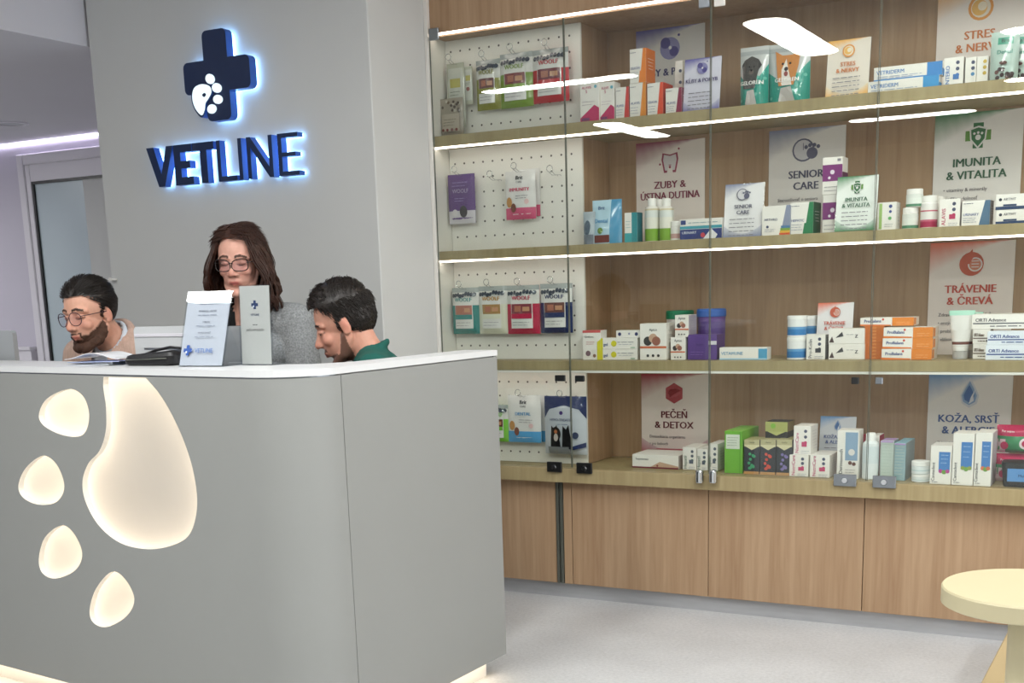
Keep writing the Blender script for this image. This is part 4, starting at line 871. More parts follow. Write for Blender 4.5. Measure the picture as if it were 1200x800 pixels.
def bottle(px, py_top, py_bot, wpx, zb, prof, label, Y=4.575, cat='bottle', name='bottle', group=None, mat='print', seg=24):
    a = atY(px, (py_top+py_bot)/2, Y); r = abs(atY(px+wpx/2, py_bot, Y).x-atY(px-wpx/2, py_bot, Y).x)/2; h = atY(px, py_top, Y).z-zb
    m = MB(); m.lathe([(p[0]*r, p[1]*h)+tuple(p[2:]) for p in prof], seg=seg); o = m.build(name, mat, loc=(a.x, Y+r, zb)); tag(o, label, cat, group); return o, zb+h, a.x, Y+r, r
SPR = [(0, 0, '#e8e6dc'), (.95, 0, '#e8e6dc'), (1, .02, '#7ca82c'), (1, .30, '#e6e4d8'), (1, .56, '#dce0dc'), (1, .72, '#d4c8a8'), (.98, .76, '#ece9e2'), (.6, .82, '#f2f0ec'), (.62, .98, '#f2f0ec'), (.5, 1, '#f2f0ec'), (0, 1)]
bottle(761, 232, 284, 16, Z2, SPR, 'left one of two white bottles with a green foot band', group='green banded bottles')
bottle(778, 232, 283, 16, Z2, SPR, 'right one of two white bottles with a green foot band', group='green banded bottles')
bottle(770, 233, 275, 14, Z2, SPR, 'white green-banded bottle standing behind the gap of the front pair', Y=4.66, group='green banded bottles')
JAR = lambda c, lid='#f0eeea', b='#e8e6e2': [(0, 0, b), (.96, 0, b), (1, .03, b), (1, .12, c), (1, .36, b), (1, .66, b), (.97, .70, b), (.9, .72, lid), (.97, .74, lid), (.97, .97, lid), (.9, 1, lid), (0, 1)]
bottle(790, 259, 282, 13, Z2, JAR('#c8a09c'), 'small white jar between the green-banded bottles and the navy box', cat='jar', name='jar')
def navy(A, S): A.rect(0, 0, 1, .5, '#28387c'); A.rect(0, .52, 1, .66, '#3c9cac'); A.text('URINARY', .05, .28, .010, '#e8eaf4', maxw=.4); A.disc(.55, .2, .009, '#d04858'); A.poly([(.55, 0), (.75, .5), (.9, .2), (.84, 0)], '#e8e8ec'); A.rect(.02, .74, .14, .95, '#30407c'); A.lines(.2, .9, .8, 1, .1, '#6c9cac', th=.002)
carton(797, 846, 256, 281, Z2, 'wide white and navy carton on the second shelf', navy, D=.06, group=G2, side='#d8d4d0')
def rainbow(A, S):
    A.poly([(.66, 0), (.86, 1), (1, 1), (1, 0)], '#8890a8')
    for i, c in enumerate(('#d8542c', '#e0b03c', '#7ca43c', '#4878a4')): A.rect(.62+i*.02, .08*i, 1, .08*(i+1), c)
    A.text('ARTHRO', .08, .5, .009, '#40486c', maxw=.5); A.disc(.2, .3, .005, '#40486c'); A.lines(.1, .5, .2, 2, .06, '#9094a4', th=.0015)
carton(893, 926, 241, 277, Z2, 'white carton with a rainbow-striped corner on the second shelf', rainbow, D=.06, group=G2, side='#8a90a4')
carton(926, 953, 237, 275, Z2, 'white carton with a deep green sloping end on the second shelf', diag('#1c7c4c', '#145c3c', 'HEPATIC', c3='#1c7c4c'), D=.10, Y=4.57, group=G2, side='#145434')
def plum(A, S): A.rect(0, .36, 1, .8, '#7c2c74'); A.disc(.5, .6, .008, '#e8dce8'); A.disc(.35, .45, .005, '#e8dce8'); A.lines(.1, .9, .2, 2, .1, '#8c8c94', th=.002); A.rect(.75, .88, .92, .95, '#8c8890'); S.rect(0, .3, 1, .6, '#5c2054')
_, z = carton(964, 987, 228, 273, Z2, 'lower of the two stacked white and plum cartons on the second shelf', plum, D=.08, Y=4.60, group=G2)
carton(964, 987, 184, 228, z+.0006, 'upper of the two stacked white and plum cartons on the second shelf', plum, D=.08, Y=4.60, group=G2)
def lime(A, S): A.rect(.1, .04, .26, .96, '#a4c474'); A.disc(.7, .85, .006, '#3c4c8c'); A.disc(.7, .66, .005, '#3c4c8c'); A.disc(.68, .42, .006, '#6cb06c'); A.lines(.4, .9, .2, 2, .08, '#9ca4a4', th=.0016); S.lines(.2, .8, .8, 6, .12, '#b8b8bc', th=.0016)
carton(1028, 1050, 237, 269, Z2, 'white carton with a lime stripe, right of the green sign', lime, D=.07, group=G2)
GJ = [(0, 0, '#e8e6e2'), (.96, 0, '#e8e6e2'), (1, .04, '#4c8464'), (1, .18, '#e4e8e2'), (1, .5, '#dfe2dc'), (1, .7, '#e8e6e2'), (.92, .72, '#f0eeea'), (.96, .74, '#f0eeea'), (.96, .98, '#f0eeea'), (.9, 1, '#f0eeea'), (0, 1)]
_, z, xx, yy, rr_ = bottle(1065, 243, 268, 19, Z2, GJ, 'lower white jar with a dark green foot band, second shelf', cat='jar', name='jar', group='green footed jars')
_, z, *_r = bottle(1070, 221, 243, 20, z+.0006, GJ, 'upper white jar stacked on the green-footed jar, second shelf', cat='jar', name='jar', group='green footed jars')
bottle(1087, 228, 267, 20, Z2, [(0, 0, '#f0eeea'), (.96, 0, '#f0eeea'), (1, .03, '#a81c4c'), (1, .2, '#c8607c'), (1, .26, '#ece9e6'), (1, .5, '#c4586c'), (1, .54, '#ece9e6'), (1, .74, '#f0eeea'), (.92, .78, '#f0eeea'), (.95, .8, '#f0eeea'), (.95, .97, '#f0eeea'), (0, 1)], 'white bottle with a crimson label foot on the second shelf', group=G2)
bottle(1099, 229, 262, 16, Z2, [(0, 0, W_), (1, 0, W_), (1, .75, W_), (.9, .78, W_), (.95, .97, W_), (0, 1)], 'plain white bottle behind the crimson-footed one', Y=4.66, group=G2)
carton(1101, 1125, 233, 266, Z2, 'white carton with upright crimson lettering on the second shelf', vert('ALAVIS', '#b82c5c', '#b82c5c'), D=.07, group=G2, side='#d8d0d0')
carton(1127, 1160, 235, 264, Z2, 'white carton with a grey-blue sloping end on the second shelf', diag('#4c6c88', '#8c8c94', 'URINARY'), D=.08, group=G2)
def vetamin(A, S): A.disc(.12, .66, .005, '#2c3040'); A.text('ARTIVIT', .2, .6, .008, '#3c4050', maxw=.5); A.rect(0, 0, 1, .2, '#203c64'); A.rect(.2, .22, .55, .34, '#203c64'); A.disc(.9, .5, .01, '#303848')
_, z = carton(1167, 1212, 245, 263, Z2, 'lower of the two wide white and navy cartons at the right of the second shelf', vetamin, D=.07, group=G2)
carton(1167, 1212, 227, 245, z+.0006, 'upper of the two wide white and navy cartons at the right of the second shelf', vetamin, D=.07, group=G2)
# third shelf
def pinky(A, S): A.rect(0, .92, 1, 1, '#d05c5c'); A.text('Gimborn', .1, .75, .008, '#3c3c40', maxw=.6); A.disc(.3, .22, .011, '#7c6068'); A.disc(.62, .3, .01, '#e8e4dc'); A.disc(.65, .14, .007, '#8c6c5c'); A.poly([(.8, 0), (.8, .6), (1, .7), (1, 0)], '#d8d034'); A.lines(.2, .7, .6, 2, .07, '#c87c7c', th=.0018)
carton(683, 704, 387, 422, Z3, 'white carton with a pink top edge, leftmost on the third shelf', pinky, D=.06, group=G3, top='#c86464')
def yel(A, S): A.rect(0, 0, .06, 1, '#d8d034'); A.disc(.36, .5, .012, '#d8d034'); A.text('gel', .08, .3, .012, '#50608c', bold=.03); A.lines(.46, .9, .6, 1, .1, '#707480', th=.0022); A.lines(.5, .85, .4, 1, .1, '#a0a4b0', th=.0018); A.rect(.82, .1, .94, .16, '#3c8c5c')
_, z = carton(704, 747, 409, 422, Z3, 'lower yellow-spotted flat carton on the third shelf', yel, D=.07, group=G3)
_, z = carton(704, 747, 396, 409, z+.0006, 'middle yellow-spotted flat carton of the low stack on the third shelf', yel, D=.07, group=G3)
def viol(A, S): A.disc(.15, .5, .007, '#3c3c6c'); A.disc(.85, .5, .007, '#3c3c6c'); A.disc(.55, .55, .004, '#8c8cac')
_, zz = carton(722, 750, 387, 396, z+.0006, 'thin white carton with two dark dots lying on the low stack', viol, D=.05, Y=4.565, group=G3)
def apto(A, S):
    A.text('Aptus', .5, .8, .010, '#40444c', 'c', maxw=.5); 
    for u, v, c in ((.3, .52, '#3c3434'), (.5, .6, '#c8a48c'), (.62, .52, '#9c6454')): A.disc(u, v, .16*A.w, c)
    A.rect(0, .32, 1, .38, '#d0704c')
    for i in range(3): A.disc(.3+.2*i, .12, .05*A.w, '#3c3838')
    S.lines(.2, .8, .8, 6, .12, '#c8c4c0', th=.0018)
carton(750, 781, 379, 423, Z3, 'large white carton with brown animal pictures and an orange band', apto, D=.08, Y=4.55, group=G3)
carton(782, 788, 378, 415, Z3, 'white carton edge showing red print behind the animal-picture carton', vert('', '#c0504c'), D=.03, Y=4.65, group=G3)
_, z = carton(786, 803, 395, 423, Z3, 'small white carton with animal pictures, lower of a pair', apto, D=.07, group=G3, Y=4.555)
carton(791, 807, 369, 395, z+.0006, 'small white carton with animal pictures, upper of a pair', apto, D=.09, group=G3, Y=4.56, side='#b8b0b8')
def tub(px, pt, pb, wpx, zb, body, band, lid, label, Y, lidh=.18, group='plastic tubs on the third shelf'):
    return bottle(px, pt, pb, wpx, zb, [(0, 0, body), (.9, 0, body), (.94, .02, body), (.95, .5, band), (.97, .74, body), (.98, 1-lidh-.02, body), (1.0, 1-lidh, lid), (1.03, 1-lidh+.01, lid), (1.03, .97, lid), (.97, 1, lid), (0, 1)], label, Y=Y, cat='tub', name='tub', group=group)
tub(791, 364, 418, 30, Z3, '#d8d4d0', '#d8d4d0', '#147a54', 'tub with a green lid behind the animal-picture cartons', 4.70)
tub(828, 362, 420, 32, Z3, '#5c3c84', '#50347c', '#2458a8', 'purple tub with a blue lid on the third shelf', 4.64, .16)
def violet(A, S): A.text('hem', .3, .55, .012, '#40286c'); A.lines(.1, .6, .3, 2, .1, '#7c60a4'); A.rect(.72, .6, 1, .75, '#d8d4dc'); S.rect(0, 0, 1, 1, '#4c3070')
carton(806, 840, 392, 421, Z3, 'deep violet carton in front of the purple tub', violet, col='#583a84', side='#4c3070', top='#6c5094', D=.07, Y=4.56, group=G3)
def skyb(A, S): A.text('VETAMUNE', .04, .4, .012, '#3c8cb8', maxw=.75); A.rect(.82, .1, 1, .9, '#4c9cc4'); A.rect(0, 0, 1, .12, '#a8cce0')
carton(843, 899, 407, 421, Z3, 'long flat white and sky-blue carton lying alone on the third shelf', skyb, D=.05, group=G3)
def bltub(px, pt, pb, w, zb, lab, Y=4.56): 
    B, C = '#e8e9ea', '#2c78b8'
    return bottle(px, pt, pb, w, zb, [(0, 0, B), (.97, 0, B), (1, .04, B), (1, .08, C), (1, .34, C), (1, .36, '#5c98c8'), (1, .48, B), (1, .8, B), (1.03, .83, '#f0f0ee'), (1.03, .97, '#f0f0ee'), (.98, 1, '#f0f0ee'), (0, 1)], lab, Y=Y, cat='tub', name='tub', group='blue banded tubs')
_, z, *_r = bltub(930.5, 395, 421, 22, Z3, 'lower left white tub with a blue band on the third shelf')
bltub(931, 370, 395, 22, z+.0006, 'upper left white tub with a blue band, stacked on its twin')
_, z, *_r = bltub(945.5, 393, 417, 20, Z3, 'lower white blue-banded tub of the rear pair', Y=4.68)
bltub(945.5, 370, 393, 20, z+.0006, 'upper white blue-banded tub of the rear pair', Y=4.68)
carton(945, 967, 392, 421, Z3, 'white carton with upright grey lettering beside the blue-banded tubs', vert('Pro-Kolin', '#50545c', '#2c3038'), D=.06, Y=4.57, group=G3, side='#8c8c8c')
def zbox(A, S): A.poly([(.02, .1), (.1, .5), (.16, .1)], '#4c3c3c'); A.poly([(.2, .4), (.38, .8), (.42, .5)], '#3c3c40'); A.text('Z', .74, .4, .012, '#30343c', bold=.04); A.lines(.5, .7, .6, 1, .1, '#909498', th=.0016)
_, z = carton(971, 1013, 403, 421, Z3, 'lower of two flat white cartons marked with a black Z', zbox, D=.08, Y=4.575, group=G3)
carton(971, 1013, 385, 402, z+.0006, 'upper of two flat white cartons marked with a black Z', zbox, D=.08, Y=4.575, group=G3)
def orangeb(A, S): A.poly([(0, 0), (.58, 0), (.58, .12), (0, .2)], '#e07c34'); A.text('ProBalans', .08, .42, .011, '#38508c', bold=.03, maxw=.42); A.disc(.43, .78, .004, '#d05040'); A.rect(.6, 0, 1, 1, '#e0842c'); A.lines(.68, .94, .4, 2, .2, '#f0b070', th=.0016); S.rect(0, 0, 1, 1, '#e8d8c8'); S.rect(0, .1, .4, .9, '#e0842c')
def ostack(A, S):
    for k in range(5): A.rect(0, k*.2, 1, k*.2+.185, '#c86c24'); A.rect(.4, k*.2+.03, .6, k*.2+.15, '#d88844')
zo = Z3
for nm, lab in (('a', 'bottom'), ('b', 'middle'), ('c', 'top')):
    pt = {'a': 408.5, 'b': 396, 'c': 383.5}[nm]
    _, zo = carton(1033+{'a': 0, 'b': 1, 'c': 2}[nm], 1093-{'a': 1, 'b': 0, 'c': 0}[nm], pt, 421, zo+.0004, lab+' of the three front white and orange cartons on the third shelf', orangeb, D=.10, Y=4.55, group=G3, side='#dcc8b4')
zo = Z3
for i, (lab, pt) in enumerate((('lowest', 401), ('middle', 382))):
    _, zo = carton(1013, 1036, pt, 418, zo+.0004, lab+' of the orange carton ends stacked left of the front orange cartons', ostack, col='#c46c28', D=.10, Y=4.59, group=G3)
carton(1008, 1071, 372, 384, zo+.0004, 'single white and orange carton lying across the back of the orange stack', orangeb, D=.09, Y=4.60, group=G3)
def squeeze_tube(px, w0, pt, pb, zb, label, Y=4.57):
    a = atY(px, pb, Y); h = atY(px, pt, Y).z-zb; w = abs(atY(px+w0/2, pb, Y).x-atY(px-w0/2, pb, Y).x)
    e = empty('squeeze_tube', (a.x, Y+w/2, zb)); tag(e, label, 'tube'); rings = []; B = '#dcdad6'
    m = MB(); prof = [(.0, .16), (.4, .16), (.42, .17), (.44, .24)]; n = 24; vs = []; fs = []; cols = [B, '#c8c6c2', B, '#6c3c34', B, B, '#a8d8c4', '#c8e8dc']
    zs = [.17, .26, .27, .30, .36, .6, .90, 1.0]
    for zf in zs:
        t = (zf-.17)/.83; rx = w*(.34+.24*t); ry = w*.34*(1-t)+.0015
        vs.append([(rx*math.cos(2*PI*k/n), ry*math.sin(2*PI*k/n), zf*h) for k in range(n)])
    for i in range(len(zs)-1): m.add(vs[i]+vs[i+1], [(k, (k+1) % n, n+(k+1) % n, n+k) for k in range(n)], cols[i], 0, True)
    m.add(vs[-1], [tuple(range(n))], B); m.add(vs[0], [tuple(reversed(range(n)))], B); m.build('body', 'film', e)
    m = MB(); m.lathe([(0, 0), (w*.33, 0), (w*.34, .004), (w*.34, h*.165), (0, h*.168)], seg=20, col='#b4b2b0'); m.build('cap', 'print', e); return e
squeeze_tube(1123, 27, 364, 419, Z3, 'white squeeze tube with a mint crimped end on the third shelf')
squeeze_tube(1134, 25, 366, 416, Z3, 'white squeeze tube standing behind the mint-ended one', Y=4.66)
def orti(c):
    def f(A, S): A.text('ORTI Advance', .06, .5, .012, c, bold=.03, maxw=.6); A.rect(.02, .34, .98, .42, c); A.lines(.3, .8, .16, 1, .1, c, th=.003); A.disc(.88, .2, .005, '#303438')
    return f
_, z = carton(1140, 1160, 404, 420, Z3, 'short white carton at the foot of the left stack, right end of the third shelf', orti('#6c5c50'), D=.08, Y=4.59, group=G3, h=.052)
_, z2 = carton(1140, 1160, 388, 404, z+.0005, 'second white carton of the left stack, right end of the third shelf', orti('#6c5c50'), D=.08, Y=4.59, group=G3, h=.050)
carton(1139, 1212, 366, 386, z2+.0005, 'long white carton lying across the top of the right-hand stack, third shelf', orti('#5c5c64'), D=.10, Y=4.59, group=G3, h=.05)
_, z = carton(1155, 1214, 404, 420, Z3, 'lower white carton with dark blue lettering at the right of the third shelf', orti('#2c4c94'), col='#e4eaf4', D=.08, Y=4.535, group=G3)
carton(1157, 1214, 388, 404, z+.0005, 'upper white carton with dark blue lettering at the right of the third shelf', orti('#2c4c94'), col='#e4eaf4', D=.08, Y=4.535, group=G3)
# worktop
def hepa(A, S): A.text('hepatomax', .08, .6, .009, '#40404c', maxw=.5); A.poly([(.4, .1), (.6, .5), (1, .2), (1, .1)], '#c8a890'); A.rect(0, 0, 1, .1, '#7c2c3c'); A.disc(.55, .2, .004, '#8c3038')
carton(741, 795, 533, 552, Z4, 'flat white carton with a thin maroon foot, leftmost on the worktop', hepa, D=.16, Y=4.585, group=G4, side='#c8bcb8')
carton(763, 800, 528, 548, Z4, 'crimson-topped flat carton behind the leftmost one on the worktop', hepa, D=.07, Y=4.76, group=G4, top='#b8304c', col='#c43850')
vb = vert('Hepatil', '#4c6c5c', '#5c6474', '#5c6474')
for a, b, pt, pb, Y, lab in ((800, 816, 524, 553, 4.585, 'first white carton with upright green lettering on the worktop, next to the flat one'), (817, 829, 526, 553, 4.585, 'second white carton with upright green lettering, behind the chrome door locks'), (830, 841, 520, 553, 4.585, 'taller white carton with upright green lettering, left of the green box')):
    carton(a, b, pt, pb, Z4, lab, vb, D=.13, Y=Y, group=G4)
def greenb(A, S): A.rect(.08, .58, .86, .92, '#d8ded0'); A.lines(.16, .78, .84, 4, .06, '#8c9c84', th=.0018); A.rect(.86, .0, .9, 1, '#5c9c28'); S.rect(0, 0, 1, 1, '#7cc040')
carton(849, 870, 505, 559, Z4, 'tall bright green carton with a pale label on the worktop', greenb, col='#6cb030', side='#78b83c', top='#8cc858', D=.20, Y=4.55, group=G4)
def dark(c):
    def f(A, S):
        A.rect(0, .80, 1, 1, '#b8b088'); A.poly([(.0, .82), (.5, .70), (1, .82), (1, .85), (0, .85)], '#d8d0a8'); A.text('canna', .5, .9, .007, '#5c5c34', 'c', maxw=.6); rr = random.Random(4)
        for i in range(12): A.disc(.3+.4*rr.random(), .12+.5*rr.random(), .006, c, n=7)
        A.rect(0, 0, 1, .08, '#c09058')
    return f
for i, (c, lab) in enumerate((('#3c9c6c', 'green'), ('#d04c38', 'red'), ('#7c70ac', 'violet'))):
    x = 872+19*i; carton(x, x+18, 515, 558, Z4, 'black carton with a %s pattern, in the row of three on the worktop' % lab, dark(c), col='#262c34', side='#3c3430', top='#b0a878', D=.10, Y=4.55, group=G4)
def canna(A, S): A.rect(0, .4, 1, 1, '#a4a860'); A.poly([(.1, .4), (.5, .15), (.9, .4)], '#b4b870'); A.disc(.35, .75, .01, '#7cb03c'); S.rect(0, .4, 1, 1, '#8c7c4c')
zc = Z4 + atY(900, 515, 4.55).z - Z4
carton(897, 923, 492, 511, zc+.0006, 'black and olive carton lying on top of the row of black cartons', canna, col='#22201e', side='#2c2420', D=.09, Y=4.60, group=G4, h=.062)
pk = vert('NutriCare', '#c43c74', '#c43c6c')
_, z = carton(925, 947, 533, 564, Z4, 'lower left white carton with upright pink lettering on the worktop', pk, D=.10, Y=4.54, group=G4)
carton(949, 972, 533, 565, Z4, 'lower right white carton with upright pink lettering on the worktop', pk, D=.14, Y=4.54, group=G4)
carton(930, 950, 499, 533, z+.0006, 'upper white carton with upright pink lettering, standing on the lower left one', pk, D=.10, Y=4.55, group=G4)
def demato(A, S): A.text('Dermasooth', .26, .1, .013, '#30343c', rot=PI/2); A.rect(.38, .38, .96, .96, '#8ca8c4'); A.disc(.68, .55, .012, '#e0dcd8'); A.disc(.62, .33, .007, '#6c4438'); A.disc(.8, .31, .007, '#6c4438'); A.lines(.4, .9, .18, 2, .05, '#a8a4a0')
carton(981, 1006, 504, 560, Z4, 'tall white carton with a blue picture panel and upright black lettering', demato, D=.07, Y=4.54, group=G4)
WB = '#e4eaec'
bottle(1018, 508, 567, 19, Z4, [(0, 0, WB), (.95, 0, WB), (1, .02, WB), (1, .35, '#d8e2e6'), (1, .72, WB), (.95, .78, WB), (.62, .83, '#f4f4f2'), (.62, .97, '#f4f4f2'), (.5, 1, '#f4f4f2'), (0, 1)], 'white shampoo bottle with a rounded cap on the worktop', Y=4.54)
carton(1007, 1011, 510, 545, Z4, 'slim red carton half hidden behind the white shampoo bottle', vert('', '#ffffff'), col='#c42c54', D=.05, Y=4.70, group=G4)
carton(1022, 1030, 510, 558, Z4, 'slim white and crimson carton right of the shampoo bottle', vert('', '#c42c54'), D=.08, Y=4.62, group=G4, side='#a81c48')
def mintb(A, S): A.lines(.1, .9, .9, 10, .08, '#b8c8c0', th=.002); A.rect(0, .96, 1, 1, '#b090c4'); A.rect(.0, 0, .04, 1, '#b8c4c0'); S.rect(0, 0, 1, 1, '#8ca0a4')
carton(1032, 1047, 516, 560, Z4, 'pale mint carton with a lilac top on the worktop', mintb, col='#c8d4cc', top='#b494c8', side='#8ca0a4', D=.08, Y=4.565, group=G4)
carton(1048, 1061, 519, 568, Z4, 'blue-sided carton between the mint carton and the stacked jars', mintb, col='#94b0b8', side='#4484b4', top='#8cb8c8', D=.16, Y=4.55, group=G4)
JW = [(0, 0, WB), (.95, 0, WB), (1, .04, WB), (1, .25, '#c4d8dc'), (1, .34, WB), (1, .6, WB), (.94, .64, '#f4f4f2'), (1.0, .66, '#f4f4f2'), (1.0, .96, '#f4f4f2'), (.94, 1, '#f4f4f2'), (0, 1)]
_, z, *_r = bottle(1077, 556, 571, 22, Z4, JW, 'lower of the two small white jars stacked on the worktop', Y=4.53, cat='jar', name='jar', group='stacked white jars')
bottle(1077, 541, 556, 22, z+.0006, JW, 'upper of the two small white jars stacked on the worktop', Y=4.53, cat='jar', name='jar', group='stacked white jars')
def clear_(c):
    def f(A, S): A.text('Cannadent', .22, .08, .011, '#30343c', rot=PI/2); A.rect(.4, .32, .92, .84, '#3c7cc0'); A.disc(.5, .34, .007, c); A.disc(.66, .32, .008, '#6c9c3c'); A.disc(.82, .34, .007, c); A.lines(.5, .85, .75, 3, .1, '#a8c8e8', th=.002); A.lines(.1, .4, .05, 1, .1, '#606468'); S.lines(.2, .8, .8, 8, .1, '#d0ccd0', th=.002)
    return f
carton(1090, 1115, 522, 572, Z4, 'shorter white carton with a blue panel and magenta dots on the worktop', clear_('#b83c8c'), D=.11, Y=4.51, group=G4)
carton(1116, 1141, 508, 574, Z4, 'tall white carton with a blue panel and green dots, middle of three', clear_('#8c9c3c'), D=.11, Y=4.505, group=G4)
carton(1142, 1162, 507, 575, Z4, 'tall white carton with a blue panel and orange dots, right of three', clear_('#c8683c'), D=.12, Y=4.505, group=G4, side='#c8c4cc')
def wipes(A):
    A.rect(0, 0, 1, 1, '#c02858'); A.rect(0, .0, 1, .62, '#3c8c5c'); A.rect(0, 0, .2, .5, '#d8b8c0'); A.disc(.6, .36, .02, '#e4d8dc'); A.disc(.6, .36, .012, '#c02858'); A.disc(.18, .28, .014, '#c02858'); A.text('Pet wipes', .12, .76, .008, '#f0dce4', maxw=.5)
zt = Z4+.06
for k, lab in enumerate(('lower', 'upper')):
    Y = 4.60; x0, x1, _t = span(1166, 1226, 490, 523, Y); h = .098; m = pouch('wipes_pack', x1-x0, h, .06, wipes, '#b82454', seed=40+k); o = m.build('wipes_pack', 'film', loc=((x0+x1)/2, Y+.05, Z4+.001+k*(h+.004))); tag(o, lab+' crimson and green pack of wipes at the right end of the worktop', 'wipes pack', 'crimson wipes packs')
# black tray
a = atY(1171, 575, 4.515); b = atY(1232, 575, 4.515); e = empty('food_tray', ((a.x+b.x)/2, 4.56, Z4)); tag(e, 'black plastic tray with a blue label at the right end of the worktop', 'tray'); w = b.x-a.x
m = MB(); O0 = stadium(w*.9, .075, 6, .02); O1 = stadium(w, .09, 6, .022); n = len(O0)
m.add([(p[0], p[1], 0) for p in O0]+[(p[0], p[1], .075) for p in O1]+[(p[0], p[1], .085) for p in O1], [(i, (i+1) % n, n+(i+1) % n, n+i) for i in range(n)]+[(n+i, n+(i+1) % n, 2*n+(i+1) % n, 2*n+i) for i in range(n)]+[tuple(range(2*n, 3*n)), tuple(reversed(range(n)))]); m.build('tub', 'black_plastic', e)
m = MB(); A = Art(m, (-w*.36, -.0452, .02), (1, 0, 0), (0, -.06, 1), w*.72, .045); A.rect(0, 0, 1, 1, '#5c94d0'); A.text('Multiva', .3, .35, .010, '#1c3c6c'); m.build('label_sticker', 'print', e)
# ---------------------------------------------------------------- things on and behind the counter
def on_ledge(px, py): p = atZ(px, py, DH); return p
# leaning information stand
def lean_stand(xy, w, h, lean, rz, label, fn, name='info_stand', paper='#dfe2e8', back=.075):
    e = empty(name, (xy[0], xy[1], DH+.0005), rz); tag(e, label, 'information stand'); t = math.atan2(lean, h); U, V = (1, 0, 0), Vector((0, math.sin(t), math.cos(t))); hh = h/math.cos(t)
    m = MB(); A = Art(m, (-w/2+.004, 0, .003), U, V, w-.008, hh-.006, .0006)
    m.add([(-w/2+.004, 0, .003), (w/2-.004, 0, .003), (w/2-.004, lean, h-.003), (-w/2+.004, lean, h-.003)], [(0, 1, 2, 3)], paper); A.rect(0, 0, 1, 1, paper); fn(A); m.build('card', 'print', e)
    n_ = Vector((0, -math.cos(t), math.sin(t))); m = MB()
    for o_ in (.0022, -.0022):
        P = [Vector((-w/2, 0, .002)), Vector((w/2, 0, .002)), Vector((w/2, lean, h)), Vector((-w/2, lean, h))]; P = [p+n_*o_ for p in P]; Q = [p-n_*.0012*(1 if o_ > 0 else -1)*-1 for p in P]
        m.add(P+Q, [(0, 1, 2, 3), (4, 7, 6, 5), (0, 4, 5, 1), (1, 5, 6, 2), (2, 6, 7, 3), (3, 7, 4, 0)])
    m.box(-w/2, w/2, 0, back+lean*.5, 0, .002)
    P = [(-w*.3, lean*.8, h*.8), (w*.3, lean*.8, h*.8), (w*.42, back+lean*.5, .002), (-w*.42, back+lean*.5, .002)]; m.add(P, [(0, 1, 2, 3)]); m.build('holder', 'acrylic', e); return e
def logo(A, u, v, r, c):
    A.rect(u-r*.36/A.w, v-r/A.h, u+r*.36/A.w, v+r/A.h, c); A.rect(u-r/A.w, v-r*.36/A.h, u+r/A.w, v+r*.36/A.h, c); A.disc(u-r*.3/A.w, v-r*.35/A.h, r*.22, '#dfe6f0')
def fa(A):
    for i, t in enumerate(('OTVÁRACIE HODINY', 'PONDELOK - PIATOK', 'SOBOTA', 'POHOTOVOSŤ')):
        A.text(t, .52, .88-.15*i, .0048, '#4c5468', 'c', bold=.02, maxw=.62); A.lines(.3, .74, .83-.15*i, 1, .1, '#8c94a4', th=.0024, seed=i)
    logo(A, .19, .20, .015, '#2c54a0'); A.text('VETLINE', .36, .168, .0125, '#3c6cb4', 'l', bold=.012, maxw=.52)
def fb(A):
    logo(A, .5, .76, .012, '#2c4470'); A.text('VETLINE', .5, .62, .006, '#50607c', 'c', bold=.01); A.lines(.42, .58, .5, 1, .1, '#6c6c6c', th=.002); A.text('NAPÍŠTE NÁM RECENZIU', .5, .43, .005, '#5c5c5c', 'c', maxw=.6)
lean_stand((-2.462, 2.672), .162, .208, .068, .03, 'slanted clear stand with a pale blue opening-hours card on the counter ledge', fa)
lean_stand((-2.315, 2.742), .114, .222, .012, .0, 'narrow upright stand with a cream card bearing a small blue cross logo', fb, paper='#d8d6cc')
# black pouch
e = empty('black_pouch', (-2.70, 2.752, DH+.0005), .02); tag(e, 'black leather zip pouch lying on the counter ledge left of the stands', 'pouch')
m = MB(); prof = stadium(.20, .10, 7, .03); n = len(prof)
def lay(z, k, dx=0): return [(p[0]*k+dx, p[1]*k, z+.010*max(0, (p[0]+.02)/.1)*(z > .01)) for p in prof]
rows = [lay(0, .90), lay(.006, 1), lay(.018, 1.0), lay(.028, .93), lay(.032, .78)]
for i in range(4): m.add(rows[i]+rows[i+1], [(k, (k+1) % n, n+(k+1) % n, n+k) for k in range(n)], mat=0, smooth=True)
m.add(rows[-1], [tuple(range(n))]); m.add(rows[0], [tuple(reversed(range(n)))]); m.build('body', 'black_leather', e)
m = MB(); m.tube([(-.08, -.052, .017), (0, -.0535, .019), (.08, -.052, .022)], .0018, seg=6); m.build('zip', 'dark_metal', e)
m = MB(); m.tube([(-.05, .0, .031), (.0, -.01, .042), (.06, -.01, .052), (.098, 0, .048), (.09, .01, .03)], .004, seg=8); m.build('strap', 'black_leather', e)
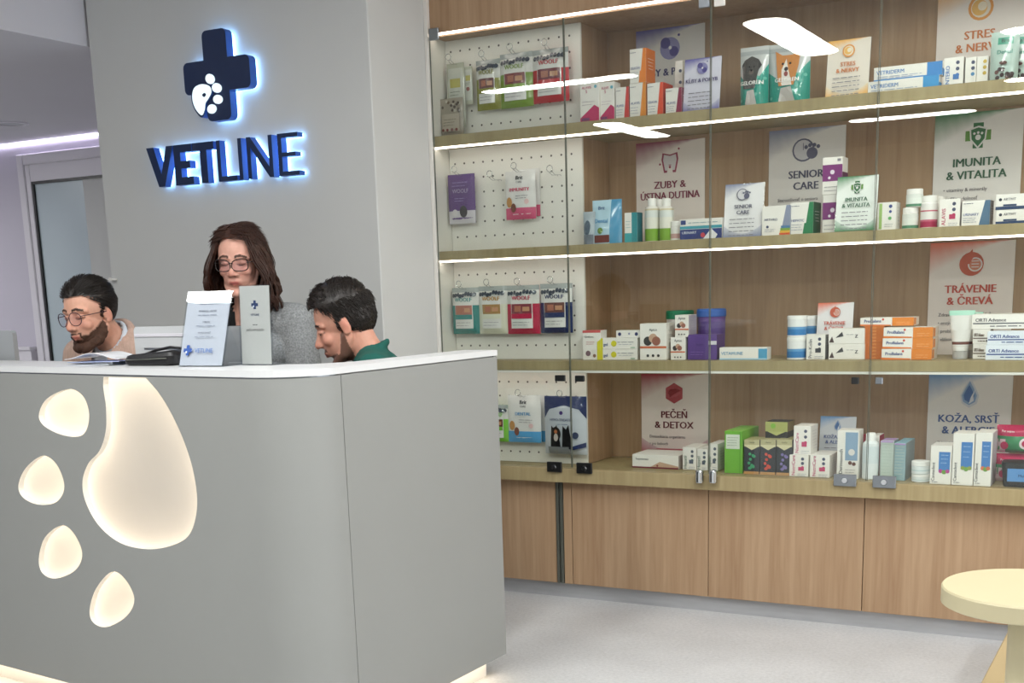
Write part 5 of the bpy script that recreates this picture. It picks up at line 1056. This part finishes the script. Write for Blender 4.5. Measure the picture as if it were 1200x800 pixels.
# paper heap
pap = [('#eef0f4', 0, 0, 'topmost clear sleeve of papers, curling up, on the counter ledge'), ('#b9c4e8', .012, -.004, 'blue tinted document sleeve in the heap on the counter ledge'), ('#f2f2f2', -.01, .006, 'white sheet in the paper heap on the counter ledge'), ('#dfe4ea', .004, -.01, 'lowest pale sheet of the paper heap on the counter ledge')]
for k, (c, dx, dy, lab) in enumerate(reversed(pap)):
    m = MB(); nx = 14; top = k == 3; f = lambda x: (.004+.018*max(0, math.sin(PI*(x+.105)/.21))**2 if top else .002*math.sin(9*x)) ; P = []
    for j in (-.06, .06):
        for i in range(nx+1): x = -.105+.21*i/nx; P.append((x, j, f(x)+.002))
    m.add(P, [(i, i+1, nx+2+i, nx+1+i) for i in range(nx)], c, 0, True); P2 = [(p[0], p[1], p[2]-.0015) for p in P]; m.add(P2, [(i, nx+1+i, nx+2+i, i+1) for i in range(nx)], c, 0, True)
    m.add([P[i] for i in range(nx+1)]+[P2[i] for i in range(nx+1)], [(i, nx+1+i, nx+2+i, i+1) for i in range(nx)], c)
    o = m.build('paper_sheet', 'film' if top else 'print', loc=(-2.955+dx, 2.785+dy, DH+.0005+.0042*k), rz=.08*(k-1.5)); tag(o, lab, 'paper', 'papers on the counter ledge')
def monitor(x, y, w, h, ztop, rz, mat, label, ridge=False, foot=True, lean=.06):
    zt = .7405; e = empty('computer_monitor', (x, y, zt), rz); tag(e, label, 'monitor'); H = ztop-zt
    m = MB(); out = rounded(-w/2, w/2, H-h, H, .014, 5); m.prism(out, -.010, .008); o = m.build('shell', mat, e)
    m = MB(); m.box(-w/2+.01, w/2-.01, .0085, .0095, H-h+.012, H-.012); m.build('screen', 'black_plastic', e)
    if ridge:
        m = MB(); m.box(-w/2+.004, w/2-.004, -.0135, -.0102, H-.032, H-.022, ch=.001); m.build('ridge', 'white_frame', e)
        m = MB(); m.box(-w/2+.04, w/2-.06, -.0112, -.0102, H-.072, H-.066); m.build('vent', 'steel', e)
    m = MB(); m.box(-.03, .03, -.03, -.012, .006, H-h*.4, ch=.003); m.box(-.09, .09, -.07, .06, 0, .008, ch=.003); m.build('stand', mat, e)
monitor(-3.93, 3.05, .56, .34, 1.197, -.05, 'silver_shell', 'silver monitor back poking over the counter at the far left edge')
monitor(-2.830, 2.935, .27, .26, 1.204, 0, 'screen_shell', 'white monitor back with a ridge, between the bearded man and the stands', ridge=True)
monitor(-2.47, 2.86, .19, .26, 1.203, .0, 'silver_shell', 'silver monitor back half hidden between the two stands')
# ---------------------------------------------------------------- cream table and plywood bench
e = empty('side_table', (-.27, 2.884, 0)); tag(e, 'small round cream pedestal table at the lower right', 'table')
m = MB(); m.lathe([(0, .558), (.182, .558), (.19, .562), (.19, .596), (.187, .60), (0, .60)], seg=72, smooth=False)
for i in range(len(m.sm)): m.sm[i] = True
o = m.build('tabletop', 'cream_lacquer', e)
md = o.modifiers.new('e', 'EDGE_SPLIT'); md.split_angle = math.radians(35)
m = MB(); m.lathe([(.044, .014), (.044, .557)], seg=36); m.build('column', 'cream_lacquer', e)
m = MB(); m.lathe([(0, 0), (.16, 0), (.162, .004), (.16, .012), (.044, .016), (0, .016)], seg=48); m.build('base', 'cream_lacquer', e)
e = empty('low_bench', (-.17, 3.69, 0)); tag(e, 'low plywood bench behind the round cream table', 'bench')
m = MB(); m.box(-.222, .222, -.62, .62, .278, .30, ch=.004); m.build('seat', 'plywood', e)
for x in (-.19, .17): m = MB(); m.box(x, x+.02, -.6, .6, 0, .277, ch=.002); m.build('side_panel', 'plywood', e)
for y in (-.60, .582): m = MB(); m.box(-.168, .168, y, y+.018, .05, .277, ch=.002); m.build('cross_panel', 'plywood', e)
for x, y in ((-.17, -.42), (-.17, .4), (.17, -.42), (.17, .4)): m = MB(); m.lathe([(.006, .3), (.006, .3006), (0, .3006)], c=(x, y), seg=12); m.build('screw', 'dark_metal', e)
# ---------------------------------------------------------------- people
def evaluated(mb, voxel, smooth=4, factor=.5):
    me = bpy.data.meshes.new('tmp'); me.from_pydata(mb.v, [], mb.f); bm = bmesh.new(); bm.from_mesh(me); bmesh.ops.recalc_face_normals(bm, faces=bm.faces); bm.to_mesh(me); bm.free()
    o = bpy.data.objects.new('tmp', me); COL.objects.link(o)
    r = o.modifiers.new('r', 'REMESH'); r.mode = 'VOXEL'; r.voxel_size = voxel; r.use_smooth_shade = True
    s = o.modifiers.new('s', 'SMOOTH'); s.iterations = smooth; s.factor = factor
    dg = bpy.context.evaluated_depsgraph_get(); out = bpy.data.meshes.new_from_object(o.evaluated_get(dg))
    bpy.data.objects.remove(o); return out
def finish(me, name, mat, parent, colf=None, keep=None):
    if keep:
        bm = bmesh.new(); bm.from_mesh(me); bmesh.ops.delete(bm, geom=[v for v in bm.verts if not keep(v.co)], context='VERTS'); bm.to_mesh(me); bm.free()
    me.materials.clear(); me.materials.append(MATS[mat])
    if colf:
        for a in list(me.color_attributes): me.color_attributes.remove(a)
        ca = me.color_attributes.new('Col', 'FLOAT_COLOR', 'POINT'); ca.data.foreach_set('color', [x for v in me.vertices for x in colf(v.co)])
    me.polygons.foreach_set('use_smooth', [True]*len(me.polygons)); me.name = name
    o = bpy.data.objects.new(name, me); COL.objects.link(o); o.parent = parent; return o
def mixc(a, b, t): t = max(0, min(1, t)); return tuple(x*(1-t)+y*t for x, y in zip(a, b))
def eb(p, c, r): return math.exp(-sum(((p[i]-c[i])/r[i])**2 for i in range(3)))
def capsule(mb, pts, rs, seg=14):
    mb.tube(pts, rs, seg=seg)
    for p, r in ((pts[0], rs[0]), (pts[-1], rs[-1])): mb.ell(p, (r, r, r), nu=seg, nv=8)
def head_shapes(mb, T, fem=False, ears=True):
    """skull, face, nose, lips, lids and ears in head space (y forward, z up), placed by T"""
    s = T.to_3x3(); 
    def E(c, r, rot=None): mb.ell(T @ Vector(c), [x*T.median_scale for x in r], rot=(s.normalized() @ rot) if rot else s.normalized(), nu=28, nv=18)
    def Cc(pts, rs): capsule(mb, [T @ Vector(p) for p in pts], [r*T.median_scale for r in rs], 12)
    E((0, -.012, .028), (.076, .096, .088)); E((0, .022, -.036), (.060, .068, .078)); E((0, .008, -.055), (.056, .062, .052))
    j = .94 if fem else 1.04
    for k in (-1, 1):
        Cc([(k*.055*j, -.004, -.045), (k*.046*j, .03, -.085), (k*.018*j, .070, -.108)], [.017, .017, .015])    # jaw
        E((k*.036, .056, -.030), (.024, .024, .022))                                                        # cheek
        Cc([(k*.012, .078, .020), (k*.034, .075, .024), (k*.052, .058, .016)], [.009, .0095, .008])            # brow
        E((k*.014, .092, -.037), (.0085, .0105, .0085))                                                      # nostril wing
        # lids: upper half closed, looking down
        Cc([(k*.046, .070, -.001), (k*.031, .0805, .0035), (k*.017, .073, -.001)], [.0035, .0055, .0035]); Cc([(k*.045, .069, -.003), (k*.031, .0775, -.0115), (k*.017, .072, -.003)], [.003, .0038, .003])
        if ears:
            R = Matrix.Rotation(k*.25, 3, 'Z') @ Matrix.Rotation(-.15, 3, 'X'); E((k*.076, -.010, -.010), (.0085, .0165, .029), R); E((k*.077, -.006, -.028), (.007, .009, .010), R)
    Cc([(0, .078, .014), (0, .089, -.010), (0, .102, -.030)], [.0078, .0085, .0105]); E((0, .103, -.034), (.0115, .0105, .010))
    E((0, .068, -.106), (.021, .019, .016)); E((0, .070, -.062), (.03, .022, .02))
    Cc([(-.021, .081, -.067), (-.008, .0905, -.0635), (0, .0895, -.0645), (.008, .0905, -.0635), (.021, .081, -.067)], [.003, .0048, .0045, .0048, .003])
    Cc([(-.018, .081, -.070), (0, .0895, -.0735), (.018, .081, -.070)], [.003, .0058, .003])
def skin_colour(Ti, base, brow, lip, stubble=0, BM=None):
    b = lin(base); red = lin('#c06a58'); bl = lin(brow); lp = lin(lip); st = lin('#3c2a22')
    def f(co):
        p = Ti @ co
        c = mixc(b, red, .32*(eb(p, (.042, .07, -.03), (.022, .05, .02))+eb(p, (-.042, .07, -.03), (.022, .05, .02)))+.4*eb(p, (0, .108, -.034), (.016, .02, .014))+.45*eb((abs(p.x), p.y, p.z), (.083, -.01, -.005), (.012, .02, .03)))
        if p.z > -.15 and p.y > .03:
            for k in (-1, 1):
                t = (k*p.x-.012)/.038
                if -.05 < t < 1.05 and p.y > .045: c = mixc(c, bl, 1.0 if abs(p.z-(.023+.006*math.sin(PI*min(1, max(0, t)))-.004*t)) < .0042 else 0)
                c = mixc(c, lin('#33201c'), .95*math.exp(-(((abs(p.x)-.031)/.0145)**4+((p.z+.0062-.003*(((abs(p.x)-.031)/.014)**2))/.0022)**2)) if p.y > .06 else 0); c = mixc(c, lin('#8a5648'), .4*math.exp(-(((abs(p.x)-.031)/.014)**2+((p.z-.009)/.002)**2)) if p.y > .06 else 0)
            c = mixc(c, lp, 1.3*math.exp(-((p.x/.019)**4+((p.z+.0685)/.0078)**4)) if p.y > .07 else 0)
            c = mixc(c, lin('#6c2c28'), .8*math.exp(-((p.x/.018)**4+((p.z+.0683)/.0014)**2)) if p.y > .07 else 0)
            c = mixc(c, lin('#5c3028'), .7*math.exp(-(((abs(p.x)-.008)/.004)**2+((p.z+.044)/.003)**2)) if p.y > .08 else 0)
        if stubble: c = mixc(c, st, stubble*BM(p))
        return c
    return f
def beard_mask(p):
    x, y, z = abs(p.x), p.y, p.z
    if y < .002 or z < -.128: return 0
    line = -.020 - .62*max(0, y) if y < .062 else -.056
    if y > .062: line = -.053 if x < .026 else -.062
    if z > line: return 0
    if x < .021 and abs(z+.0685) < .0095 and y > .07: return 0
    return 1
def beard_low(p):
    x, y, z = abs(p.x), p.y, p.z
    if z < -.128 or y < .004: return 0
    line = .0 - 1.6*max(0, y-.004)**.9 if y < .05 else -.078
    if z > max(line, -.082) and not (x < .026 and y > .07 and -.0615 < z < -.052): return 0
    return 1
def glasses(parent, T, mat, rx=.0245, rz=.020, sq=2.4, cat=False, r=.0014):
    m = MB(); g = MB()
    for k in (-1, 1):
        c = Vector((k*.0315, .100, -.004)); ring = []
        for i in range(28):
            a = 2*PI*i/28; cx, sz = math.cos(a), math.sin(a); x = rx*math.copysign(abs(cx)**(2/sq), cx); z = rz*math.copysign(abs(sz)**(2/sq), sz)
            if cat and z > 0: z += .004*(k*x/rx)
            ring.append(T @ (c+Vector((x, -.010*(abs(c.x+x)/.06)**2, z))))
        m.tube(ring, r*(1.25 if cat else 1), seg=8, closed=True); g.add(ring, [tuple(range(28))])
        m.tube([T @ Vector(p) for p in ((k*.056, .0925, .004), (k*.071, .075, .004), (k*.078, .03, .003), (k*.081, -.004, .002), (k*.079, -.022, -.012))], .0014, seg=6)
    m.tube([T @ Vector(p) for p in ((-.008, .1, .002), (0, .104, .005), (.008, .1, .002))], .0014, seg=6)
    o = m.build('glasses', mat, parent); g.build('lens', 'lens_glass', o)
def eyes(parent, T, iris):
    for k in (-1, 1):
        m = MB(); s = T.median_scale; c = T @ Vector((k*.031, .0655, -.003)); R = T.to_3x3().normalized(); m.ell(c, (.0125*s,)*3, '#d8d2cc', rot=R, nu=16, nv=12)
        d = (R @ Vector((0, .93, -.36))).normalized(); u = d.orthogonal().normalized(); w = d.cross(u)
        for rr, cc, l in ((.0055, iris, .01215), (.0025, '#0c0a0a', .0124)):
            P = [c+d*l*s+(u*math.cos(2*PI*i/14)+w*math.sin(2*PI*i/14))*rr*s*.98 for i in range(14)]; m.add(P, [tuple(range(14))], cc)
        m.build('eye', 'eye', parent)
def hand(mb, w, d, up, side):
    """palm and five curled fingers; w wrist, d forward, up back-of-hand, side +1/-1 for the thumb"""
    d = d.normalized(); up = (up-d*up.dot(d)).normalized(); s = d.cross(up)*side
    mb.ell(w+d*.048, (.040, .050, .016), rot=Matrix((s, d, up)).transposed(), nu=14, nv=10)
    for i, (o, l) in enumerate(((-.030, .062), (-.011, .076), (.010, .080), (.030, .070))):
        b = w+d*.085+s*o; q = b+d*l*.45-up*.004; t = q+d*l*.30-up*.018; f = t+d*l*.12-up*.016; mb.tube([b-d*.02, b, q, t, f], [.0095, .0092, .0085, .0078, .006], seg=8); mb.ell(f, (.006,)*3, nu=8, nv=6)
    b = w+d*.025+s*.030; mb.tube([w+d*.01+s*.015, b, b+d*.03+s*.022-up*.006, b+d*.055+s*.024-up*.014], [.014, .0125, .010, .0075], seg=8)
def person(loc, rz, hc, hyaw, hpitch, hroll, hs, pel, seated, fem, label, skin, brow, lip, iris, stubble, wr, nbo=(.10, .16), bk=0):
    e = empty('person', loc, rz); tag(e, label, 'person')
    T = Matrix.Translation(hc) @ Matrix.Rotation(hyaw, 4, 'Z') @ Matrix.Rotation(-hpitch, 4, 'X') @ Matrix.Rotation(hroll, 4, 'Y') @ Matrix.Scale(hs, 4); Ti = T.inverted()
    nb = T @ Vector((0, -.035, -.085)); nb = Vector((hc[0]*.6, hc[1]-nbo[0], hc[2]-nbo[1])); pel = Vector(pel)
    W = .90 if fem else 1.0; mb = MB(); head_shapes(mb, T, fem)
    nk = T @ Vector((0, -.028, -.045)); capsule(mb, [nk, (nk+nb)/2+Vector((0, .004, 0)), nb+Vector((0, 0, -.02))], [.052*W, .052*W, .062*W], 18)
    ax = (nb-pel); chest = nb-ax.normalized()*.17; belly = pel+ax*.33
    def body(mb, g, arms=True, legs=True, hands=False, sleeve=1.0):
        R = Vector((0, 0, 1)).rotation_difference(ax.normalized()).to_matrix()
        mb.ell(chest, (.165*W+g, .112+g, .18+g), rot=R, nu=24, nv=16); mb.ell(belly, (.145*W+g, .105+g, .17+g), rot=R, nu=24, nv=16); mb.ell(pel, (.165+g, .12+g, .12+g), nu=24, nv=14)
        for k in (-1, 1):
            sh = nb+Vector((k*.178*W, -.012, -.052)); capsule(mb, [nb+Vector((k*.02, -.005, -.015)), nb+Vector((k*.10*W, -.01, -.042)), sh], [.046+g, .050+g, .054+g])
            if fem: mb.ell(chest+Vector((k*.07, .085, -.0)), (.06+g, .055+g, .06+g))
            el = sh+Vector((k*.055, .05, -.26)); w = Vector((k*wr[0], wr[1], wr[2]))
            if arms: capsule(mb, [sh, sh.lerp(el, .5), el], [.050+g, .044+g, .038+g]); capsule(mb, [el, el.lerp(w, .5), el.lerp(w, sleeve)], [.037+g, .034+g*.8, .026+g*.9])
            if hands: hand(mb, w, (w-el)+Vector((-k*.03, .06, 0)), Vector((0, 0, 1)), -k)
            if legs:
                h = pel+Vector((k*.09, 0, -.03))
                kn, an = (pel+Vector((k*.22, .25, .0)), pel+Vector((k*.22, .16, -pel.z+.085))) if seated else (pel+Vector((k*.11, .02, -.42)), pel+Vector((k*.11, -.02, -pel.z+.085)))
                capsule(mb, [h, h.lerp(kn, .5), kn], [.078+g, .07+g, .056+g]); capsule(mb, [kn, kn.lerp(an, .4), an], [.054+g, .052+g, .036+g])
                capsule(mb, [an+Vector((0, -.02, -.045)), an+Vector((0, .07, -.052)), an+Vector((0, .15, -.058))], [.036+g*.3, .032+g*.3, .026+g*.3])
    body(mb, 0, hands=True); me = evaluated(mb, .0036, 3, .45)
    bodyo = finish(me, 'body', 'skin', e, skin_colour(Ti, skin, brow, lip, stubble, beard_low if bk else beard_mask))
    return e, T, Ti, nb, chest, pel, ax, body, me
def cloth(body, g, name, mat, parent, keep=None, voxel=.008, extra=None, **k):
    mb = MB(); body(mb, g, **k)
    if extra: extra(mb)
    return finish(evaluated(mb, voxel, 5, .5), name, mat, parent, keep=keep)
def neck_ring(mb, nb, nk, t, r, tube, drop=.02):
    ax = (nk-nb).normalized(); c = nb.lerp(nk, t); u = Vector((1, 0, 0)); w = ax.cross(u).normalized()
    mb.tube([c+u*(r*math.cos(a))+w*(r*math.sin(a))*.98-Vector((0, 0, drop*max(0, (w*math.sin(a)).y))) for a in [2*PI*i/24 for i in range(24)]], tube, seg=8, closed=True)
def neck_cut(c, nb, nk, r, lo=-.03):
    ax = (nk-nb).normalized(); t = (c-nb).dot(ax); return t > lo and (c-nb-ax*t).length < r
def beard(parent, me, Ti, mat, thick=.005, BM=None):
    BM = BM or beard_mask
    bm = bmesh.new(); bm.from_mesh(me); bm.normal_update(); off = {}
    for v in bm.verts:
        p = Ti @ v.co; off[v.index] = BM(p) if p.z > -.14 and abs(p.x) < .09 else 0
    bm.verts.ensure_lookup_table(); dele = [v for v in bm.verts if not off[v.index]]
    for v in bm.verts:
        if off[v.index]: v.co += v.normal*(thick*(.75+.8*noise.noise(v.co*90)))
    bmesh.ops.delete(bm, geom=dele, context='VERTS'); m2 = bpy.data.meshes.new('beard'); bm.to_mesh(m2); bm.free()
    m2.materials.clear(); m2.materials.append(MATS[mat]); o = bpy.data.objects.new('beard', m2); COL.objects.link(o); o.parent = parent; return o
HC0 = Vector((0, -.012, .028))
def hair_mask(d, front=.060):
    """d: point on the skull in head space; True where hair grows"""
    x, y, z = abs(d.x), d.y, d.z
    if y > .055: return z > front+.10*(x-.03)*(x > .03)*-1
    if y > .018: return z > front-.03+(y-.018)*.75
    if y > .004: return z > -.012
    if y > -.02: return z > .012
    if y > -.04: return z > -.03
    return z > -.072
def short_hair(parent, T, mat, comb, top=.012, n=2600, ln=.034, curl=0, front=.060, seed=1, m=None):
    rr = random.Random(seed); own = m is None; m = m or MB(); R = Vector((.0785, .0985, .0905))
    def surf(a, t, k=1.0):
        d = Vector((math.sin(t)*math.cos(a), math.sin(t)*math.sin(a), math.cos(t))); lift = max(0, d.z)**1.2*top + max(0, d.y*d.z)*top*.8
        return HC0+Vector((d.x*R.x, d.y*R.y, d.z*R.z))*k+d*lift, d
    nu, nv = 56, 34; P = []; ok = []
    for j in range(nv+1):
        for i in range(nu):
            p, d = surf(2*PI*i/nu, PI*.80*j/nv); q = HC0+Vector((d.x*R.x, d.y*R.y, d.z*R.z)); g = hair_mask(q, front); ok.append(g)
            P.append(T @ (p+d*(.003*noise.noise(p*70+Vector((seed, 0, 0))))))
    F = [f for j in range(nv) for i in range(nu) for f in [(j*nu+i, (j+1)*nu+i, (j+1)*nu+(i+1) % nu, j*nu+(i+1) % nu)] if all(ok[x] for x in f)]
    m.add(P, F, smooth=True); c = 0
    while c < n:
        z = rr.uniform(-.75, 1); t = math.acos(z); a = rr.uniform(0, 2*PI); p, d = surf(a, t); q = HC0+Vector((d.x*R.x, d.y*R.y, d.z*R.z))
        if not hair_mask(q, front): continue
        c += 1; dirv = comb(q); dirv = (dirv-d*dirv.dot(d)).normalized(); L_ = ln*rr.uniform(.6, 1.15)*(.35+.65*max(0, (q.z+.03)/.12) if q.z < .09 else 1); pts = []; cur = p-d*.001
        for k in range(5):
            pts.append(T @ cur); w = Vector((rr.uniform(-1, 1), rr.uniform(-1, 1), rr.uniform(-1, 1)))*curl
            cur = cur+(dirv+w+d*(.22 if k < 2 else -.12)).normalized()*L_/4
        m.tube(pts, [.0013, .0014, .0012, .0009, .0003], seg=3, cap=False)
    return m.build('hair', mat, parent) if own else None
def stool(x, y, z, label):
    e = empty('stool', (x, y, 0)); tag(e, label, 'stool', 'work stools behind the counter')
    m = MB(); m.lathe([(0, z-.05), (.16, z-.05), (.175, z-.03), (.17, z-.005), (0, z)], seg=32); m.build('seat', 'black_leather', e)
    m = MB(); m.lathe([(.025, .05), (.025, z-.05)], seg=16); m.build('column', 'chrome', e)
    m = MB()
    for k in range(5): a = 2*PI*k/5; m.tube([(0, 0, .06), (.15*math.cos(a), .15*math.sin(a), .035)], [.018, .012], seg=8); m.ell((.15*math.cos(a), .15*math.sin(a), .02), (.02, .02, .02), nu=8, nv=6)
    m.build('foot', 'black_plastic', e)
def place(px, py, Y, rz, yoff):
    """floor position of a person whose head centre shows at px, py at depth Y; yoff = head ahead of the pelvis"""
    p = atY(px, py, Y); f = Vector((-math.sin(rz), math.cos(rz))); return (p.x-f.x*yoff, p.y-f.y*yoff, 0), p.z
# bearded man at the left, facing the counter front
loc, hz = place(105, 367, 3.14, PI+.05, .16)
e, T, Ti, nb, chest, pel, ax, body, me = person(loc, PI+.05, (0, .16, hz), -.06, .16, .05, 1.0, (0, -.02, .55), True, False,
    'seated bearded man with round glasses, beige cardigan and pale shirt, at the left', '#d8a48c', '#3a2a20', '#b06a5c', '#4c4034', .6, (.15, .12, .84), (.115, .105))
beard(e, me, Ti, 'beard_brown', .0045); eyes(e, T, '#4c4034'); glasses(e, T, 'glasses_plum', .0245, .0225, 2.2)
short_hair(e, T, 'hair_dark', lambda p: Vector((.5 if p.x > -.02 else .1, -.9, -.15 if p.z > .06 else -.6)), top=.006, ln=.045, front=.066, seed=3)
nbl = nb.copy(); nkl = T @ Vector((0, -.028, -.045))
cloth(body, .006, 'shirt', 'cotton_white', e, legs=False, sleeve=.9, extra=lambda mb: neck_ring(mb, nbl, nkl, .34, .062, .011, .03), keep=lambda c: not neck_cut(c, nbl, nkl, .0535))
cloth(body, .018, 'cardigan', 'knit_beige', e, legs=False, sleeve=.92, extra=lambda mb: neck_ring(mb, nbl, nkl, .16, .078, .016, .05),
      keep=lambda c: not neck_cut(c, nbl, nkl, .064) and not (c.y > nbl.y+.03 and abs(c.x-nbl.x) < .012+.13*max(0, c.z-(nbl.z-.22)) and c.z > nbl.z-.35))
cloth(body, .008, 'trousers', 'trousers_dark', e, arms=False, keep=lambda c: c.z < pel.z+.06)
stool(loc[0]+.0, loc[1]-.0, .40, 'black work stool under the bearded man')
# woman standing between the men
loc, hz = place(281, 305, 3.46, PI+.37, .28)
e, T, Ti, nb, chest, pel, ax, body, me = person(loc, PI+.37, (0, .28, hz), .0, .16, 0, .97, (0, 0, .87), False, True,
    'woman with long brown hair, dark-rimmed glasses and grey cardigan, behind the counter', '#e0ab98', '#4c3428', '#b86860', '#4c4840', 0, (.11, .43, .84), (.075, .172))
eyes(e, T, '#4a5048'); glasses(e, T, 'glasses_black', .0290, .0205, 3.0, cat=True, r=.0014)
nbw = nb.copy(); pw = pel.copy()
cloth(body, .006, 'black_top', 'cotton_black', e, legs=False, arms=False, keep=lambda c: (c.xy-nbw.xy).length > .06 or c.z < nbw.z-.05)
cloth(body, .020, 'cardigan', 'knit_grey', e, legs=False, sleeve=.95, keep=lambda c: not ((c.xy-nbw.xy).length < .07 and c.z > nbw.z-.06) and not (c.y > nbw.y+.0 and abs(c.x-nbw.x) < .055+.1*max(0, c.z-(nbw.z-.2))))
cloth(body, .008, 'trousers', 'trousers_dark', e, arms=False, keep=lambda c: c.z < pw.z+.04)
def long_hair(parent, T, Rp, n=1500, seed=5):
    rr = random.Random(seed); m = MB(); Rr = Vector((.082, .102, .095)); tilt = T.to_3x3().normalized()
    down = (tilt.inverted() @ Vector((0, 0, -1)))
    def path(a, jitter, length, lay):
        """a: angle around the head, 0 = right side, pi/2 = face; starts at the parting"""
        side = 1 if math.cos(a) >= 0 else -1; pts = []; out = Vector((math.cos(a), math.sin(a), 0))
        start = Vector((.012+.004*side, .045-.10*(.5-.5*math.sin(a)), 0)); ed = HC0+Vector((out.x*Rr.x*1.04, out.y*Rr.y, -.012))
        for k in range(5):
            t = k/5; th = PI/2*t; d = Vector((out.x*math.sin(th)+start.x/Rr.x*math.cos(th), out.y*math.sin(th)+start.y/Rr.y*math.cos(th)*.6, math.cos(th))).normalized(); pts.append(HC0+Vector((d.x*Rr.x, d.y*Rr.y, d.z*Rr.z))*(1+lay)+d*.003)
        cur = pts[-1].copy(); seg = 10; ph = jitter*2.2+a*2.5
        for k in range(seg):
            f = k/seg; wav = .004*math.sin(f*9)*(.4+f); hug = (1 if f < .45 else -.7)
            step = down*length/seg + Vector((out.x, out.y, 0))*(.0060*hug*(1-f)) + Vector((-out.y, out.x, 0))*wav*.55 + Vector((out.x, out.y, 0))*wav*.5
            if math.sin(a) > .1: step += Vector((side*.004, -.0045, 0))*(1-f)
            step += Vector((0, -.004, 0))*(1 if f > .4 and math.sin(a) < .2 else 0)
            cur = cur+step; pts.append(cur.copy())
        return pts
    short_hair(parent, T, 'hair_brown', lambda p: Vector((1 if p.x > .012 else -1, -.25, -.5)), top=.008, n=1500, ln=.06, front=.082, seed=6, m=m)
    rows = []; angs = [math.radians(x) for x in (list(range(146, 395, 4)))]
    for a in angs: rows.append([T @ p for p in path(a, 0, .20, -.03)])
    k = len(rows[0]); vs = [p for r in rows for p in r]; m.add(vs, [(i*k+j, (i+1)*k+j, (i+1)*k+j+1, i*k+j+1) for i in range(len(rows)-1) for j in range(k-1)], smooth=True)
    for c in range(96):
        ac = math.radians(142+256*(c+.5*rr.random())/96); lay = rr.uniform(-.01, .05); ln = rr.uniform(.19, .27); ph = rr.uniform(0, 6.28); amp = rr.uniform(.010, .022); base = path(ac, 0, ln, lay); out = Vector((math.cos(ac), math.sin(ac), 0)); tan = Vector((-out.y, out.x, 0))
        for q in range(24):
            r1, r2 = rr.gauss(0, .006), rr.gauss(0, .004); pts = []
            for i, p in enumerate(base):
                f = i/(len(base)-1); sp = 1-.45*f; w = amp*max(0, f-.25)*1.6; g = f*13+ph
                pts.append(T @ (p+tan*(r1*sp+w*math.sin(g))+out*(r2*sp+w*.8*math.cos(g*.9)+.004*f)))
            m.tube(pts, [.0010]+[.0019]*(len(pts)-3)+[.0012, .0003], seg=3, cap=False)
    return m.build('hair', 'hair_brown', parent)
long_hair(e, T, None)
# dark-haired man at the right, head bent
loc, hz = place(403, 379, 3.40, PI-1.0, .17)
e, T, Ti, nb, chest, pel, ax, body, me = person(loc, PI-1.0, (0, .17, hz), -.06, .36, .0, 1.06, (0, -.02, .55), True, False,
    'seated man with dark quiffed hair and green top, head bent, at the right', '#d8a08a', '#241a16', '#b0685c', '#3c3430', .82, (.14, .20, .84), (.085, .105), 1)
eyes(e, T, '#3c3430')
short_hair(e, T, 'hair_dark', lambda p: Vector((.35, .75 if p.y > .0 else -.2, .75)) if p.z > .07 else Vector((0, -.5, -.9)), top=.019, ln=.032, curl=.42, front=.070, seed=8, n=4200)
nbr = nb.copy(); pr = pel.copy()
nkr = T @ Vector((0, -.028, -.045))
cloth(body, .014, 'green_top', 'cotton_green', e, legs=False, sleeve=.15, extra=lambda mb: neck_ring(mb, nbr, nkr, .10, .070, .012, .05), keep=lambda c: not neck_cut(c, nbr, nkr, .058) and not (c.y > nbr.y+.02 and abs(c.x-nbr.x) < .2*max(0, c.z-(nbr.z-.16))))
cloth(body, .008, 'trousers', 'trousers_dark', e, arms=False, keep=lambda c: c.z < pr.z+.06)
stool(loc[0]-.02, loc[1]+.0, .36, 'black work stool under the man in the green top')
# ---------------------------------------------------------------- camera, world, colour
cam = bpy.data.cameras.new('camera'); co_ = bpy.data.objects.new('camera', cam); COL.objects.link(co_)
Mc = Matrix((CAMR[0], -CAMR[1], -CAMR[2])).transposed().to_4x4(); Mc.translation = (0, 0, CAM_H); co_.matrix_world = Mc
cam.sensor_fit = 'HORIZONTAL'; cam.sensor_width = 36; cam.lens = 36*F_PX/1200; cam.shift_y = (CY-400)/1200; cam.clip_start = .05; SC.camera = co_
w = bpy.data.worlds.new('world'); SC.world = w; w.use_nodes = True; w.node_tree.nodes['Background'].inputs[0].default_value = (.97, .98, 1, 1); w.node_tree.nodes['Background'].inputs[1].default_value = 4.0
SC.view_settings.view_transform = 'Standard'; SC.view_settings.look = 'None'; SC.view_settings.gamma = 1; SC.view_settings.exposure = EXPO; SC.view_settings.use_curve_mapping = False
SC.cycles.max_bounces = 10; SC.cycles.diffuse_bounces = 5; SC.cycles.transparent_max_bounces = 16; SC.cycles.glossy_bounces = 4; SC.cycles.use_denoising = True
SC.cycles.sample_clamp_indirect = 6; SC.cycles.caustics_reflective = False; SC.cycles.caustics_refractive = False
